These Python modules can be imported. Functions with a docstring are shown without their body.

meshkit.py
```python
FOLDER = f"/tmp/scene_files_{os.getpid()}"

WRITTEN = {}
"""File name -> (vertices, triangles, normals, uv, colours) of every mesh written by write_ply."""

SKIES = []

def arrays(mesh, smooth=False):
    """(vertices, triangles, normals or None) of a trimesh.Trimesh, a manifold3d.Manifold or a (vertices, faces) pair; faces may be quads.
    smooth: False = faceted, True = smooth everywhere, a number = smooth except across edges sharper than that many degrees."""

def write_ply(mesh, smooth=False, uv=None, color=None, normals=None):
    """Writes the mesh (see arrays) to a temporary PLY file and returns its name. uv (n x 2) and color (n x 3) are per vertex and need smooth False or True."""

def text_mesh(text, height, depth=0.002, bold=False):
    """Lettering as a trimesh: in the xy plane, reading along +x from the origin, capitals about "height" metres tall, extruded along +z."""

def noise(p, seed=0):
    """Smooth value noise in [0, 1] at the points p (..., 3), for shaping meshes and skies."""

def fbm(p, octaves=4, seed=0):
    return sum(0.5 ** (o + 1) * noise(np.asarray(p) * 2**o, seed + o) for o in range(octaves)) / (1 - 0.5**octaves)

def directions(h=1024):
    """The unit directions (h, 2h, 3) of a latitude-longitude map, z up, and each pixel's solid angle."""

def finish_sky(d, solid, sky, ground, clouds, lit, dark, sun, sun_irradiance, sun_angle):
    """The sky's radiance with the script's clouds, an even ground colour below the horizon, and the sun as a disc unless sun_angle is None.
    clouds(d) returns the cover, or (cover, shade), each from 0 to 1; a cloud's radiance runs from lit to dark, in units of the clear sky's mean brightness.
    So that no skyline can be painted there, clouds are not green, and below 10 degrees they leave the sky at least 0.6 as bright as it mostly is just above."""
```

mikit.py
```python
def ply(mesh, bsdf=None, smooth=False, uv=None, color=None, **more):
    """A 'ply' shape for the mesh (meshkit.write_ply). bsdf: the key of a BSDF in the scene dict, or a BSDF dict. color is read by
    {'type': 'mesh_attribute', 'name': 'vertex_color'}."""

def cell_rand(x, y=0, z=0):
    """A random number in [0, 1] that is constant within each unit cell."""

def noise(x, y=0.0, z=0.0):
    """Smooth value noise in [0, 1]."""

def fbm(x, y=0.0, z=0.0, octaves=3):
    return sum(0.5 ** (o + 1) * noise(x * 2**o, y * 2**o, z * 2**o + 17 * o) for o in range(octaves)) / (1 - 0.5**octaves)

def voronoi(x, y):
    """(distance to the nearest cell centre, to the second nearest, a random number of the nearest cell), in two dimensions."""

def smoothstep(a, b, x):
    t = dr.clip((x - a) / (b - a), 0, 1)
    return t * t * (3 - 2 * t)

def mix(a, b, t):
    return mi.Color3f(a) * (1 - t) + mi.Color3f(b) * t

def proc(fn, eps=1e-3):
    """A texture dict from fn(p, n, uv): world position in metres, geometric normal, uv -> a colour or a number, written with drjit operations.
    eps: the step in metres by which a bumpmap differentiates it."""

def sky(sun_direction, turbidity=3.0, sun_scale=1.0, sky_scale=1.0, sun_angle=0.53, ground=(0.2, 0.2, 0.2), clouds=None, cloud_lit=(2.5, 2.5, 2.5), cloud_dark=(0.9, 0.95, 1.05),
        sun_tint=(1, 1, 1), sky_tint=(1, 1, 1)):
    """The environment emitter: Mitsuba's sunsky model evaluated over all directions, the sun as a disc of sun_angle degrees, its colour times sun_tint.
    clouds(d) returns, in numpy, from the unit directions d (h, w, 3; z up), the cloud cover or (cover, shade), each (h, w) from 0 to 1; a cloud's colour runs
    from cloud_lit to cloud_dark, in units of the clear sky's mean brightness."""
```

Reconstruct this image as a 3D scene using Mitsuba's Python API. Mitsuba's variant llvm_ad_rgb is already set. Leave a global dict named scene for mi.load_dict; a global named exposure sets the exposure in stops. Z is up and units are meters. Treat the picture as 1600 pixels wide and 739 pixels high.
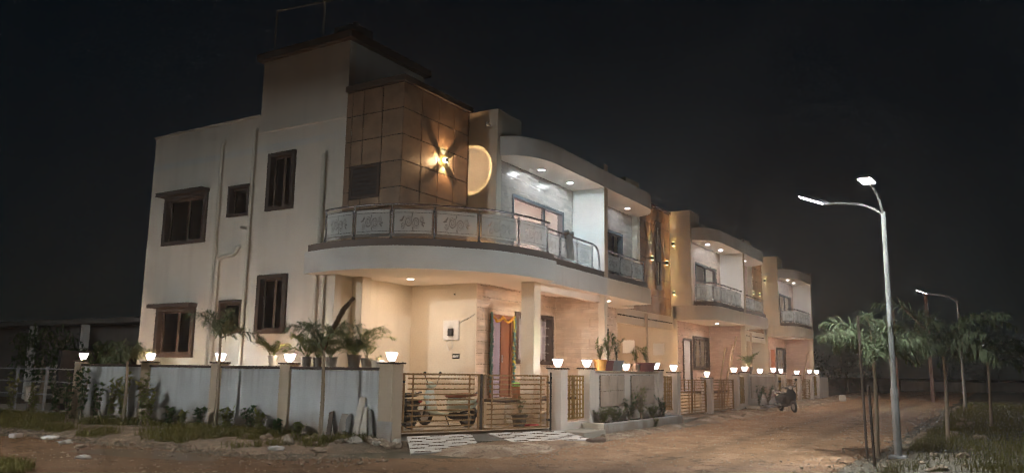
import math, random
import numpy as np, trimesh, mitsuba as mi, drjit as dr
import mikit, meshkit
from mikit import proc, noise, fbm, cell_rand, smoothstep, mix
from shapely.geometry import Polygon, box as sbox, LineString
from shapely import affinity
from shapely.ops import unary_union

rng = random.Random(7)
nrg = np.random.default_rng(7)
T4 = mi.ScalarTransform4f

# ------------------------------------------------------------------ camera, sky, exposure
def camera_matrix(a=0.54837, b=0.166376, c=0.014735):
    f = np.array([math.cos(a) * math.cos(b), math.sin(a) * math.cos(b), math.sin(b)])
    r = np.cross(f, [0, 0, 1.0]); r /= np.linalg.norm(r)
    u = np.cross(r, f)
    r2, u2 = math.cos(c) * r + math.sin(c) * u, -math.sin(c) * r + math.cos(c) * u
    m = np.eye(4); m[:3, 0], m[:3, 1], m[:3, 2], m[:3, 3] = -r2, u2, f, (0, 0, 1.5)
    return m
exposure = 0.35
scene = {
    'camera': {'type': 'perspective', 'fov': 2 * math.degrees(math.atan(800 / 1256.0)), 'fov_axis': 'x',
               'near_clip': 0.1, 'far_clip': 3000.0, 'to_world': T4(camera_matrix()), 'medium': {'type': 'ref', 'id': 'night_air'}},
    'night_sky': {'sampling_weight': 1.5, **mikit.sky((-0.75, -0.55, 0.35), turbidity=3, sun_scale=0.0, sky_scale=0.038, ground=(0.08, 0.07, 0.06), sky_tint=(0.82, 0.98, 1.0))},
}
labels = {}

HAZE = 0.0028
# lamp radiances (real lamps only; each is built with its fixture further down)
POST_L = np.array([118, 70.0, 43.0])
PORCH_L = np.array([480, 370, 280.0])
CANOPY_L = np.array([340, 475, 560.0])
STREET_L = np.array([600, 645, 650.0])
WALL_L = np.array([900, 470, 150.0])

# ------------------------------------------------------------------ helpers
M = np.eye(4)
used = {}
def numbered(k):
    n = used.get(k, 0); used[k] = n + 1
    return k if n == 0 else f'{k}_{n:03d}'
def thing(name, label, cat, group=None, kind=None):
    k = numbered(name)
    labels[k] = {'label': label, 'category': cat}
    if group: labels[k]['group'] = group
    return k
def part(parent, name, mesh, mat, smooth=False, label=None, kind=None, uv=None, **more):
    k = numbered(f'{parent}__{name}')
    m = mesh.copy() if isinstance(mesh, trimesh.Trimesh) else trimesh.Trimesh(*mesh, process=False)
    m.apply_transform(M)
    scene[k] = mikit.ply(m, mat, smooth=smooth, uv=uv, **more)
    if label or kind:
        labels[k] = {}
        if label: labels[k]['label'] = label
        if kind: labels[k]['kind'] = kind
    return k
def single(name, mesh, mat, label, cat, group=None, smooth=False, kind=None):
    k = numbered(name)
    m = mesh.copy(); m.apply_transform(M)
    scene[k] = mikit.ply(m, mat, smooth=smooth)
    labels[k] = {'label': label}
    if cat: labels[k]['category'] = cat
    if group: labels[k]['group'] = group
    if kind: labels[k]['kind'] = kind
    return k
def struct(name, mesh, mat, label, smooth=False, kind='structure'):
    return single(name, mesh, mat, label, None, smooth=smooth, kind=kind)
def emit(L, w=1.0):
    return {'type': 'area', 'radiance': {'type': 'rgb', 'value': [float(v) for v in L]}, 'sampling_weight': float(w)}
cat_ = trimesh.util.concatenate
def bx(x0, x1, y0, y1, z0, z1):
    x0, x1 = min(x0, x1), max(x0, x1); y0, y1 = min(y0, y1), max(y0, y1)
    return trimesh.creation.box(bounds=[[x0, y0, z0], [x1, y1, z1]])
def cbx(x0, x1, y0, y1, z0, z1, c=0.012):
    """box with chamfered edges"""
    pts = []
    lo, hi = np.array([x0, y0, z0]), np.array([x1, y1, z1])
    for i in range(3):
        for s in np.ndindex(2, 2, 2):
            p = np.where(np.array(s) == 1, hi - c, lo + c).astype(float)
            p[i] = hi[i] if s[i] else lo[i]
            pts.append(p)
    return trimesh.convex.convex_hull(np.array(pts))
def ext(poly, axis, a, b):
    """shapely polygon extruded: axis x takes (y, z), axis y takes (x, z), axis z takes (x, y)"""
    out = []
    for g in getattr(poly, 'geoms', [poly]):
        if g.is_empty or g.area < 1e-7: continue
        m = trimesh.creation.extrude_polygon(g, b - a, engine='earcut')
        v = m.vertices.copy(); h = v[:, 2] + a
        if axis == 'x': nv = np.stack([h, v[:, 0], v[:, 1]], 1)
        elif axis == 'y': nv = np.stack([v[:, 0], h, v[:, 1]], 1)
        else: nv = np.stack([v[:, 0], v[:, 1], h], 1)
        f = m.faces if axis != 'y' else m.faces[:, ::-1]
        out.append(trimesh.Trimesh(nv, f, process=False))
    return cat_(out)
def tube(pts, r, sides=8, caps=True):
    p = np.asarray(pts, float); n = len(p)
    t = np.gradient(p, axis=0); t /= np.linalg.norm(t, axis=1, keepdims=True) + 1e-12
    ref = np.array([0, 0, 1.0]) if abs(t[0, 2]) < 0.9 else np.array([1.0, 0, 0])
    a = np.cross(t[0], ref); a /= np.linalg.norm(a)
    A = []
    for i in range(n):
        a = a - t[i] * (a @ t[i]); a /= np.linalg.norm(a) + 1e-12; A.append(a)
    A = np.array(A); B = np.cross(t, A)
    ang = np.arange(sides) * 2 * np.pi / sides
    r = np.broadcast_to(np.asarray(r, float), (n,))
    v = (p[:, None] + r[:, None, None] * (np.cos(ang)[None, :, None] * A[:, None] + np.sin(ang)[None, :, None] * B[:, None])).reshape(-1, 3)
    f = []
    for i in range(n - 1):
        for j in range(sides):
            k = (j + 1) % sides
            f += [[i * sides + j, i * sides + k, (i + 1) * sides + k], [i * sides + j, (i + 1) * sides + k, (i + 1) * sides + j]]
    if caps:
        v = np.vstack([v, p[0], p[-1]]); c0, c1 = n * sides, n * sides + 1
        for j in range(sides):
            k = (j + 1) % sides
            f += [[c0, k, j], [c1, (n - 1) * sides + j, (n - 1) * sides + k]]
    return trimesh.Trimesh(v, np.array(f), process=False)
def lathe(profile, n=20):
    """profile [(r, z)] from bottom to top, turned about z"""
    pr = np.array(profile, float); k = len(pr)
    ang = np.arange(n) * 2 * np.pi / n
    v = np.stack([pr[:, None, 0] * np.cos(ang), pr[:, None, 0] * np.sin(ang), np.repeat(pr[:, 1:2], n, 1)], -1).reshape(-1, 3)
    f = []
    for i in range(k - 1):
        for j in range(n):
            q = (j + 1) % n
            f += [[i * n + j, i * n + q, (i + 1) * n + q], [i * n + j, (i + 1) * n + q, (i + 1) * n + j]]
    return trimesh.Trimesh(v, np.array(f), process=False)
def moved(m, x=0, y=0, z=0, rz=0, s=1):
    m = m.copy()
    m.apply_transform(trimesh.transformations.rotation_matrix(rz, [0, 0, 1]) @ np.diag([s, s, s, 1.0]))
    m.apply_translation([x, y, z]); return m
def spline(pts, n=60, closed=False):
    from scipy.interpolate import PchipInterpolator, CubicSpline
    p = np.asarray(pts, float); d = np.r_[0, np.cumsum(np.linalg.norm(np.diff(p, axis=0), axis=1))]
    return PchipInterpolator(d, p)(np.linspace(0, d[-1], n))
def resample(p, n):
    p = np.asarray(p, float); d = np.r_[0, np.cumsum(np.linalg.norm(np.diff(p, axis=0), axis=1))]
    q = np.linspace(0, d[-1], n); return np.stack([np.interp(q, d, p[:, i]) for i in range(p.shape[1])], 1)
GZ = lambda x: -0.1 + 0.0075 * (min(max(x, 18.0), 60.0) - 18.0)      # height of the street
def fence_z(x): return max(GZ(x), -0.1)

# ------------------------------------------------------------------ materials
def rgb(*c): return {'type': 'rgb', 'value': list(c)}
def two(b): return {'type': 'twosided', 'bsdf': b}
def mat(name, b): scene[name] = b; return name
def plaster(c, dirt=(0.75, 0.72, 0.66), amt=0.5, sc=1.0, streak=True):
    c1_ = [float(x) for x in c]; c2_ = [float(x * y) for x, y in zip(c, dirt)]
    def fn(p, n, uv):
        h = p.x + p.y
        m = fbm(p.x * 0.9 * sc, p.y * 0.9 * sc, p.z * 0.9 * sc, 4)
        st = fbm(h * 5.0, p.z * 0.35, 3.1, 3) if streak else 0.5
        fine = noise(p.x * 60, p.y * 60, p.z * 60)
        k = smoothstep(0.42, 0.8, 0.6 * m + 0.4 * st) * amt
        return mix(c1_, c2_, k) * (0.95 + 0.1 * fine)
    def bump(p, n, uv):
        return 0.0025 * fbm(p.x * 22, p.y * 22, p.z * 22, 3) + 0.004 * noise(p.x * 2.1, p.y * 2.1, p.z * 2.1)
    return two({'type': 'bumpmap', 'arbitrary': proc(bump, 4e-3), 'scale': 1.0, 'bsdf': {'type': 'principled', 'base_color': proc(fn), 'roughness': 0.72, 'specular': 0.25}})
mat('cream_plaster', plaster((0.70, 0.62, 0.50), amt=0.4))
mat('side_plaster', plaster((0.66, 0.605, 0.525), dirt=(0.78, 0.76, 0.74), amt=0.55))
mat('white_plaster', plaster((0.74, 0.72, 0.68), amt=0.35))
mat('ceiling_paint', plaster((0.76, 0.7, 0.62), amt=0.15, streak=False))
mat('grey_plaster', plaster((0.60, 0.595, 0.57), amt=0.6))
mat('front_plaster', plaster((0.70, 0.61, 0.53), amt=0.4))
def splashed(c):
    base = [float(v) for v in c]
    def fn(p, n, uv):
        h = p.x + p.y
        m = fbm(h * 0.9, p.z * 0.9, 2.0, 4); st = fbm(h * 6.0, p.z * 0.4, 3.1, 4)
        col = mix(base, [v * f for v, f in zip(base, (0.72, 0.72, 0.70))], smoothstep(0.42, 0.75, 0.5 * m + 0.5 * st) * 0.5)
        top = smoothstep(0.5, 0.75, fbm(h * 9, 1.0, 6.0, 3)) * smoothstep(0.75, 1.48, p.z)      # runs below the coping
        col = mix(col, (0.22, 0.21, 0.2), top * 0.3)
        spl = smoothstep(0.62, 0.0, p.z + 0.5 * (fbm(h * 2.2, p.z * 2.0, 7.0, 4) - 0.5))
        col = mix(col, (0.20, 0.14, 0.09), spl * 0.8)
        return col * (0.94 + 0.12 * noise(p.x * 50, p.y * 50, p.z * 50))
    def bump(p, n, uv):
        return 0.003 * fbm(p.x * 22, p.y * 22, p.z * 22, 3) + 0.006 * noise(p.x * 1.7, p.y * 1.7, p.z * 1.7)
    return two({'type': 'bumpmap', 'arbitrary': proc(bump, 4e-3), 'scale': 1.0, 'bsdf': {'type': 'principled', 'base_color': proc(fn), 'roughness': 0.75, 'specular': 0.2}})
mat('blue_plaster', splashed((0.485, 0.495, 0.495)))
mat('pillar_plaster', plaster((0.46, 0.36, 0.26), amt=0.6))
mat('brown_trim', plaster((0.055, 0.042, 0.036), amt=0.5))
mat('fascia_band', plaster((0.13, 0.1, 0.085), amt=0.4))
mat('room_paint', plaster((0.80, 0.71, 0.66), amt=0.1, streak=False))
mat('lilac_paint', plaster((0.64, 0.59, 0.60), amt=0.1, streak=False))
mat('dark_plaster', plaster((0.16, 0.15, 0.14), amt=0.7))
mat('concrete', plaster((0.33, 0.29, 0.24), dirt=(0.6, 0.55, 0.5), amt=0.8))
def clad(c1, c2, rough=0.45):
    def fn(p, n, uv):
        h = p.x * 1.0 + p.y * 0.83
        k = fbm(h * 2.3, p.z * 2.3, 5.0, 4)
        return mix(c1, c2, smoothstep(0.3, 0.7, k)) * (0.93 + 0.14 * noise(h * 40, p.z * 40, 1))
    return two({'type': 'principled', 'base_color': proc(fn), 'roughness': rough, 'specular': 0.35})
mat('brown_clad', clad((0.27, 0.175, 0.11), (0.20, 0.13, 0.085), 0.5))
mat('grout', two({'type': 'diffuse', 'reflectance': rgb(0.03, 0.024, 0.02)}))
mat('dark_joint', two({'type': 'diffuse', 'reflectance': rgb(0.10, 0.075, 0.058)}))
mat('wall_panel_tile', clad((0.52, 0.40, 0.31), (0.45, 0.335, 0.255), 0.4))
def strips(c1, c2, c3, rough=0.24):
    """split-stone tile: strips of uneven length and height, baked glossy"""
    def cell(p):
        h = p.x * 1.0 + p.y * 1.0
        row = dr.floor(p.z / 0.10)
        ln = 0.3 + 0.35 * cell_rand(row, 3, 7)
        col = dr.floor(h / ln + cell_rand(row, 1, 2) * 9)
        return row, col, h
    def fn(p, n, uv):
        row, col, h = cell(p)
        a, b = cell_rand(row, col, 4), cell_rand(row, col, 9)
        c = mix(c1, c2, a); c = mix(c, c3, smoothstep(0.55, 0.95, b) * 0.7)
        vein = fbm(h * 6, p.z * 26, 2.0, 3)
        big = fbm(h * 1.1, p.z * 1.8, 8.0, 3)
        return c * (0.85 + 0.3 * vein) * (0.85 + 0.3 * big)
    def bump(p, n, uv):
        row, col, h = cell(p)
        fz = p.z / 0.10 - row
        e = smoothstep(0.0, 0.16, fz) * smoothstep(1.0, 0.84, fz)
        return 0.012 * cell_rand(row, col, 5) * e + 0.006 * e + 0.006 * fbm(h * 18, p.z * 24, 1.0, 3)
    return two({'type': 'bumpmap', 'arbitrary': proc(bump, 5e-3), 'scale': 1.0, 'bsdf': {'type': 'principled', 'base_color': proc(fn), 'roughness': rough, 'specular': 0.6}})
mat('stone_tile', strips((0.58, 0.465, 0.35), (0.52, 0.415, 0.31), (0.64, 0.53, 0.42)))
mat('grey_stone_tile', strips((0.50, 0.415, 0.35), (0.41, 0.34, 0.285), (0.57, 0.49, 0.42), 0.15))
mat('pink_tile', strips((0.58, 0.42, 0.35), (0.54, 0.39, 0.32), (0.61, 0.46, 0.38)))
def metal(c, rough=0.4, metallic=0.7):
    c = np.array(c)
    fn = lambda p, n, uv: mi.Color3f(*[float(x) for x in c]) * (0.75 + 0.5 * fbm(p.x * 9, p.y * 9, p.z * 9, 3))
    return two({'type': 'principled', 'base_color': proc(fn), 'roughness': rough, 'metallic': metallic})
mat('bronze', metal((0.27, 0.165, 0.075), 0.42, 0.3))
mat('gold_metal', metal((0.30, 0.20, 0.075), 0.4, 0.45))
mat('black_metal', metal((0.03, 0.03, 0.032), 0.45, 0.3))
mat('steel', two({'type': 'roughconductor', 'material': 'Cr', 'alpha': 0.16}))
mat('galvanised', metal((0.33, 0.33, 0.33), 0.45, 0.4))
mat('dark_wood', clad((0.08, 0.055, 0.042), (0.055, 0.04, 0.03), 0.5))
def wood(c1, c2):
    fn = lambda p, n, uv: mix(c1, c2, fbm((p.x + p.y) * 30, p.z * 2.0, 1.5, 4))
    return two({'type': 'principled', 'base_color': proc(fn), 'roughness': 0.45, 'specular': 0.4})
mat('door_wood', wood((0.25, 0.10, 0.048), (0.17, 0.068, 0.034)))
mat('pale_wood', wood((0.42, 0.28, 0.18), (0.30, 0.19, 0.12)))
mat('aluminium', metal((0.09, 0.09, 0.095), 0.35, 0.4))
mat('tinted_glass', {'type': 'thindielectric', 'int_ior': 1.52, 'specular_transmittance': rgb(0.16, 0.16, 0.16)})
mat('pane_glass', {'type': 'thindielectric', 'int_ior': 1.52})
mat('white_plastic', two({'type': 'roughplastic', 'diffuse_reflectance': rgb(0.7, 0.68, 0.64), 'alpha': 0.2}))
mat('pvc', plaster((0.58, 0.54, 0.47), amt=0.5))
mat('rubber', two({'type': 'roughplastic', 'diffuse_reflectance': rgb(0.018, 0.018, 0.018), 'alpha': 0.35}))
mat('tank_plastic', two({'type': 'roughplastic', 'diffuse_reflectance': rgb(0.12, 0.12, 0.12), 'alpha': 0.35}))
def frosted():
    """etched balcony glass: frosted field with clear scrolls and clear border strips; uv.x runs 0..1 along a panel, uv.y 0..1 up it"""
    def clear(p, n, uv):
        f = uv.x - dr.floor(uv.x); x, y = f * 2.1, uv.y
        c = mi.Float(0)
        def scroll(cx, cy, turn, r0, sgn):
            dx, dy = (x - cx) * sgn, y - cy
            r = dr.sqrt(dx * dx + dy * dy); th = dr.atan2(dy * turn, dx) / (2 * math.pi) + 0.5
            s = r / r0 * 2.2 - th
            fr = s - dr.floor(s)
            w = 0.17 + 0.22 * r / r0
            return dr.select((dr.abs(fr - 0.5) < w * 0.75) & (r < r0) & (r > 0.018), 1.0, 0.0)
        for a in ((0.80, 0.54, 1, 0.20, 1), (1.22, 0.50, -1, 0.20, -1), (0.52, 0.38, -1, 0.115, 1), (1.52, 0.62, 1, 0.115, -1)):
            c = dr.maximum(c, scroll(*a))
        for cx, cy, ang, L in ((0.52, 0.66, 0.9, 0.11), (0.44, 0.58, 0.2, 0.10), (1.0, 0.76, 1.3, 0.09), (1.05, 0.28, -1.2, 0.09), (1.56, 0.42, -0.6, 0.10), (1.62, 0.5, 0.1, 0.09)):
            ca, sa = math.cos(ang), math.sin(ang)
            u = ((x - cx) * ca + (y - cy) * sa) / L; v = ((y - cy) * ca - (x - cx) * sa) / (L * 0.32)
            c = dr.maximum(c, dr.select(u * u + v * v < 1, 1.0, 0.0))
        line = dr.select((dr.abs(y - 0.86) < 0.012) | (dr.abs(y - 0.2) < 0.012), 1.0, 0.0)
        edge = dr.select((y < 0.12) | (y > 0.965) | (f < 0.03) | (f > 0.97), 1.0, 0.0)
        c = dr.maximum(dr.maximum(c, line), edge)
        return c * 0.6 + 0.26
    milk = {'type': 'principledthin', 'base_color': rgb(0.62, 0.66, 0.66), 'roughness': 0.35, 'diff_trans': 0.75, 'spec_trans': 0.0, 'eta': 1.4}
    return {'type': 'blendbsdf', 'weight': proc(clear), 'a': milk, 'b': {'type': 'thindielectric', 'int_ior': 1.5}}
mat('etched_glass', frosted())
def leaf(c1, c2, rough=0.4):
    fn = lambda p, n, uv: mix(c1, c2, noise(p.x * 9, p.y * 9, p.z * 9))
    return {'type': 'principledthin', 'base_color': proc(fn), 'roughness': rough, 'diff_trans': 0.6, 'eta': 1.4}
mat('palm_leaf', leaf((0.085, 0.11, 0.06), (0.15, 0.175, 0.10), 0.22))
mat('pot_leaf', leaf((0.10, 0.14, 0.05), (0.17, 0.19, 0.08)))
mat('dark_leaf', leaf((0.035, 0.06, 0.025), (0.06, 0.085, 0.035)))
mat('weed_leaf', leaf((0.11, 0.135, 0.045), (0.20, 0.19, 0.07)))
mat('grass_blade', leaf((0.075, 0.078, 0.024), (0.14, 0.115, 0.042), 0.6))
mat('dry_leaf', leaf((0.09, 0.06, 0.035), (0.06, 0.04, 0.025), 0.6))
mat('bark', plaster((0.26, 0.2, 0.14), dirt=(0.5, 0.5, 0.45), amt=0.9))
def ground_mat(c1, c2, c3, wet=0.0):
    def fn(p, n, uv):
        a = fbm(p.x * 0.35, p.y * 0.55, 0.0, 4); b = fbm(p.x * 2.7, p.y * 2.7, 4.0, 4); g = noise(p.x * 45, p.y * 45, 2.0)
        c = mix(c1, c2, smoothstep(0.3, 0.7, a)); c = mix(c, c3, smoothstep(0.5, 0.78, b) * 0.7)
        return c * (0.7 + 0.6 * g)
    def bump(p, n, uv):
        return 0.10 * fbm(p.x * 0.8, p.y * 0.8, 1.0, 3) + 0.03 * fbm(p.x * 5, p.y * 5, 1.0, 4) + 0.006 * noise(p.x * 40, p.y * 40, 3.0)
    return two({'type': 'bumpmap', 'arbitrary': proc(bump, 8e-3), 'scale': 1.0, 'bsdf': {'type': 'principled', 'base_color': proc(fn), 'roughness': 0.62, 'specular': 0.35}})
def road_mat(c1, c2, c3):
    def fn(p, n, uv):
        a = fbm(p.x * 0.25, p.y * 0.8, 0.0, 4); b = fbm(p.x * 1.9, p.y * 2.7, 4.0, 5); g = noise(p.x * 38, p.y * 38, 2.0); g2 = noise(p.x * 95, p.y * 95, 7.0)
        wv = p.y + 0.5 * (fbm(p.x * 0.12, 2.0, 1.0, 2) - 0.5)
        track = dr.exp(-dr.square((wv - 4.2) / 0.28)) + dr.exp(-dr.square((wv - 5.7) / 0.28))
        c = mix(c1, c2, smoothstep(0.3, 0.7, a)); c = mix(c, c3, smoothstep(0.48, 0.74, b) * 0.85)
        crack = smoothstep(0.03, 0.0, dr.abs(fbm(p.x * 1.1, p.y * 1.1, 9.0, 4) - 0.5)) * 0.45
        mud_dim = smoothstep(14.5, 10.0, p.x + 3.0 * (fbm(p.x * 0.5, p.y * 0.5, 6.0, 3) - 0.5))
        c = mix(c, c * mi.Color3f(0.45, 0.43, 0.42), mud_dim)      # side lane: wet mud, darkened further to put weaker lamp light into the colour
        return c * (0.62 + 0.5 * g + 0.25 * g2) * (1 - 0.28 * dr.minimum(track, 1)) * (1 - crack)
    def bump(p, n, uv):
        return 0.07 * fbm(p.x * 0.7, p.y * 0.9, 1.0, 3) + 0.05 * fbm(p.x * 4, p.y * 4, 1.0, 4) + 0.012 * noise(p.x * 28, p.y * 28, 3.0) + 0.006 * noise(p.x * 75, p.y * 75, 6.0)
    return two({'type': 'bumpmap', 'arbitrary': proc(bump, 6e-3), 'scale': 1.0, 'bsdf': {'type': 'principled', 'base_color': proc(fn), 'roughness': 0.7, 'specular': 0.25}})
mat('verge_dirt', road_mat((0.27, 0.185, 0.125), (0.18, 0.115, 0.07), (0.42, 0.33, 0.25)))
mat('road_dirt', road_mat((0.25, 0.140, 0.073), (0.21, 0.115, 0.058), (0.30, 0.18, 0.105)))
mat('soil', ground_mat((0.17, 0.12, 0.08), (0.12, 0.09, 0.06), (0.26, 0.19, 0.13)))
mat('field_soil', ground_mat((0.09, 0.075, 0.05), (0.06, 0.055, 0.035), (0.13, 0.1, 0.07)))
mat('puddle_water', {'type': 'principled', 'base_color': rgb(0.11, 0.075, 0.05), 'roughness': 0.1, 'specular': 0.6})
def stone_mat(c):
    fn = lambda p, n, uv: mi.Color3f(*c) * (0.6 + 0.8 * fbm(p.x * 14, p.y * 14, p.z * 14, 3))
    return two({'type': 'diffuse', 'reflectance': proc(fn)})
mat('pale_stone', stone_mat((0.30, 0.23, 0.17)))
mat('white_litter', two({'type': 'diffuse', 'reflectance': rgb(0.62, 0.6, 0.56)}))
mat('white_tile', clad((0.60, 0.58, 0.54), (0.5, 0.48, 0.44), 0.4))
mat('brown_brick', clad((0.10, 0.065, 0.045), (0.075, 0.05, 0.035), 0.6))
for nm, c in (('terracotta', (0.40, 0.17, 0.08)), ('maroon_plastic', (0.16, 0.06, 0.06)), ('grey_pot', (0.30, 0.26, 0.22)), ('white_pot', (0.62, 0.55, 0.47)),
              ('dark_pot', (0.10, 0.085, 0.07)), ('mint_paint', (0.36, 0.42, 0.36)), ('black_paint', (0.025, 0.025, 0.028)), ('grey_paint', (0.20, 0.20, 0.21)),
              ('seat_leather', (0.22, 0.085, 0.055)), ('black_leather', (0.02, 0.02, 0.02)), ('orange_pot', (0.62, 0.26, 0.07)), ('red_cloth', (0.35, 0.05, 0.05)), ('sofa_cloth', (0.24, 0.10, 0.085)),
              ('marigold', (0.70, 0.36, 0.03)), ('lime_flower', (0.55, 0.5, 0.06)), ('teal_flower', (0.10, 0.22, 0.22)), ('lime_plastic', (0.25, 0.6, 0.12)), ('curtain_cloth', (0.6, 0.57, 0.5)), ('orange_paint', (0.42, 0.13, 0.06)), ('rust_paint', (0.15, 0.08, 0.06)), ('grey_cloth', (0.3, 0.3, 0.29))):
    mat(nm, two({'type': 'principled', 'base_color': rgb(*c), 'roughness': 0.38, 'specular': 0.45}))
mat('pot_soil', two({'type': 'diffuse', 'reflectance': rgb(0.05, 0.035, 0.025)}))
mat('lamp_diffuser', two({'type': 'diffuse', 'reflectance': rgb(0.8, 0.78, 0.72)}))

# ------------------------------------------------------------------ ground
def sheet(xs, ys, zf):
    X, Y = np.meshgrid(xs, ys, indexing='ij')
    Z = zf(X, Y)
    v = np.stack([X, Y, Z], -1).reshape(-1, 3); n, m = len(xs), len(ys)
    i, j = np.meshgrid(np.arange(n - 1), np.arange(m - 1), indexing='ij')
    a = (i * m + j).ravel()
    f = np.vstack([np.stack([a, a + m, a + m + 1], 1), np.stack([a, a + m + 1, a + 1], 1)])
    return trimesh.Trimesh(v, f, process=False)
GZv = lambda X: -0.1 + 0.0075 * (np.clip(X, 18.0, 60.0) - 18.0)
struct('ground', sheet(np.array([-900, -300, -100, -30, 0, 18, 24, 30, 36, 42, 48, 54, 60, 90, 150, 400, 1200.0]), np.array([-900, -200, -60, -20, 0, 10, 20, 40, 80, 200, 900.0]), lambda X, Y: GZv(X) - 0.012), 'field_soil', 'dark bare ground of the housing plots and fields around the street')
def wob(x, s, a=0.25): return a * (meshkit.fbm(np.stack([np.atleast_1d(x) * 0.7, np.full(np.size(x), s), np.zeros(np.size(x))], -1), 3) - 0.5) * 2
rx = np.linspace(-12, 140, 240)
front_edge = np.stack([rx, np.where(rx < 14, 8.2, 8.35) + wob(rx, 3.3, 0.35)], 1)
right_edge = np.stack([rx, 2.55 + wob(rx, 9.1, 0.3)], 1)
front_road = Polygon(np.vstack([right_edge, front_edge[::-1]]))
ry = np.linspace(-60, 90, 240)
side_l = np.stack([-7.5 + wob(ry, 1.2, .3), ry], 1); side_r = np.stack([10.3 + wob(ry, 5.2, .45) - 0.0 * ry, ry], 1)
side_road = Polygon(np.vstack([side_l, side_r[::-1]]))
junction = Polygon([(9, 12.5), (11.2, 10.6), (13.2, 8.2), (13, 5), (9, 5)]); junction2 = Polygon([(9, 5), (13.5, 2.6), (9, -2)])
road_poly = unary_union([front_road, side_road, junction, junction2]).buffer(0)
rm = []
for a, b in ((-20, 18), (18, 60), (60, 141)):
    g = road_poly.intersection(sbox(a, -70, b, 100))
    for q in getattr(g, 'geoms', [g]):
        if q.geom_type != 'Polygon': continue
        v, f = trimesh.creation.triangulate_polygon(q, engine='earcut')
        rm.append(trimesh.Trimesh(np.column_stack([v, GZv(v[:, 0])]), f, process=False))
rm = cat_(rm)
if rm.face_normals[:, 2].mean() < 0: rm.invert()
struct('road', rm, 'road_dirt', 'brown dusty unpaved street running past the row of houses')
def mound(name, xs, ys, hf, matn, label):
    m = sheet(xs, ys, lambda X, Y: GZv(X) + hf(X, Y)); return struct(name, m, matn, label)
def n2(X, Y, s, seed=0, o=4): return meshkit.fbm(np.stack([X * s, Y * s, np.zeros_like(X)], -1), o, seed)
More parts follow.
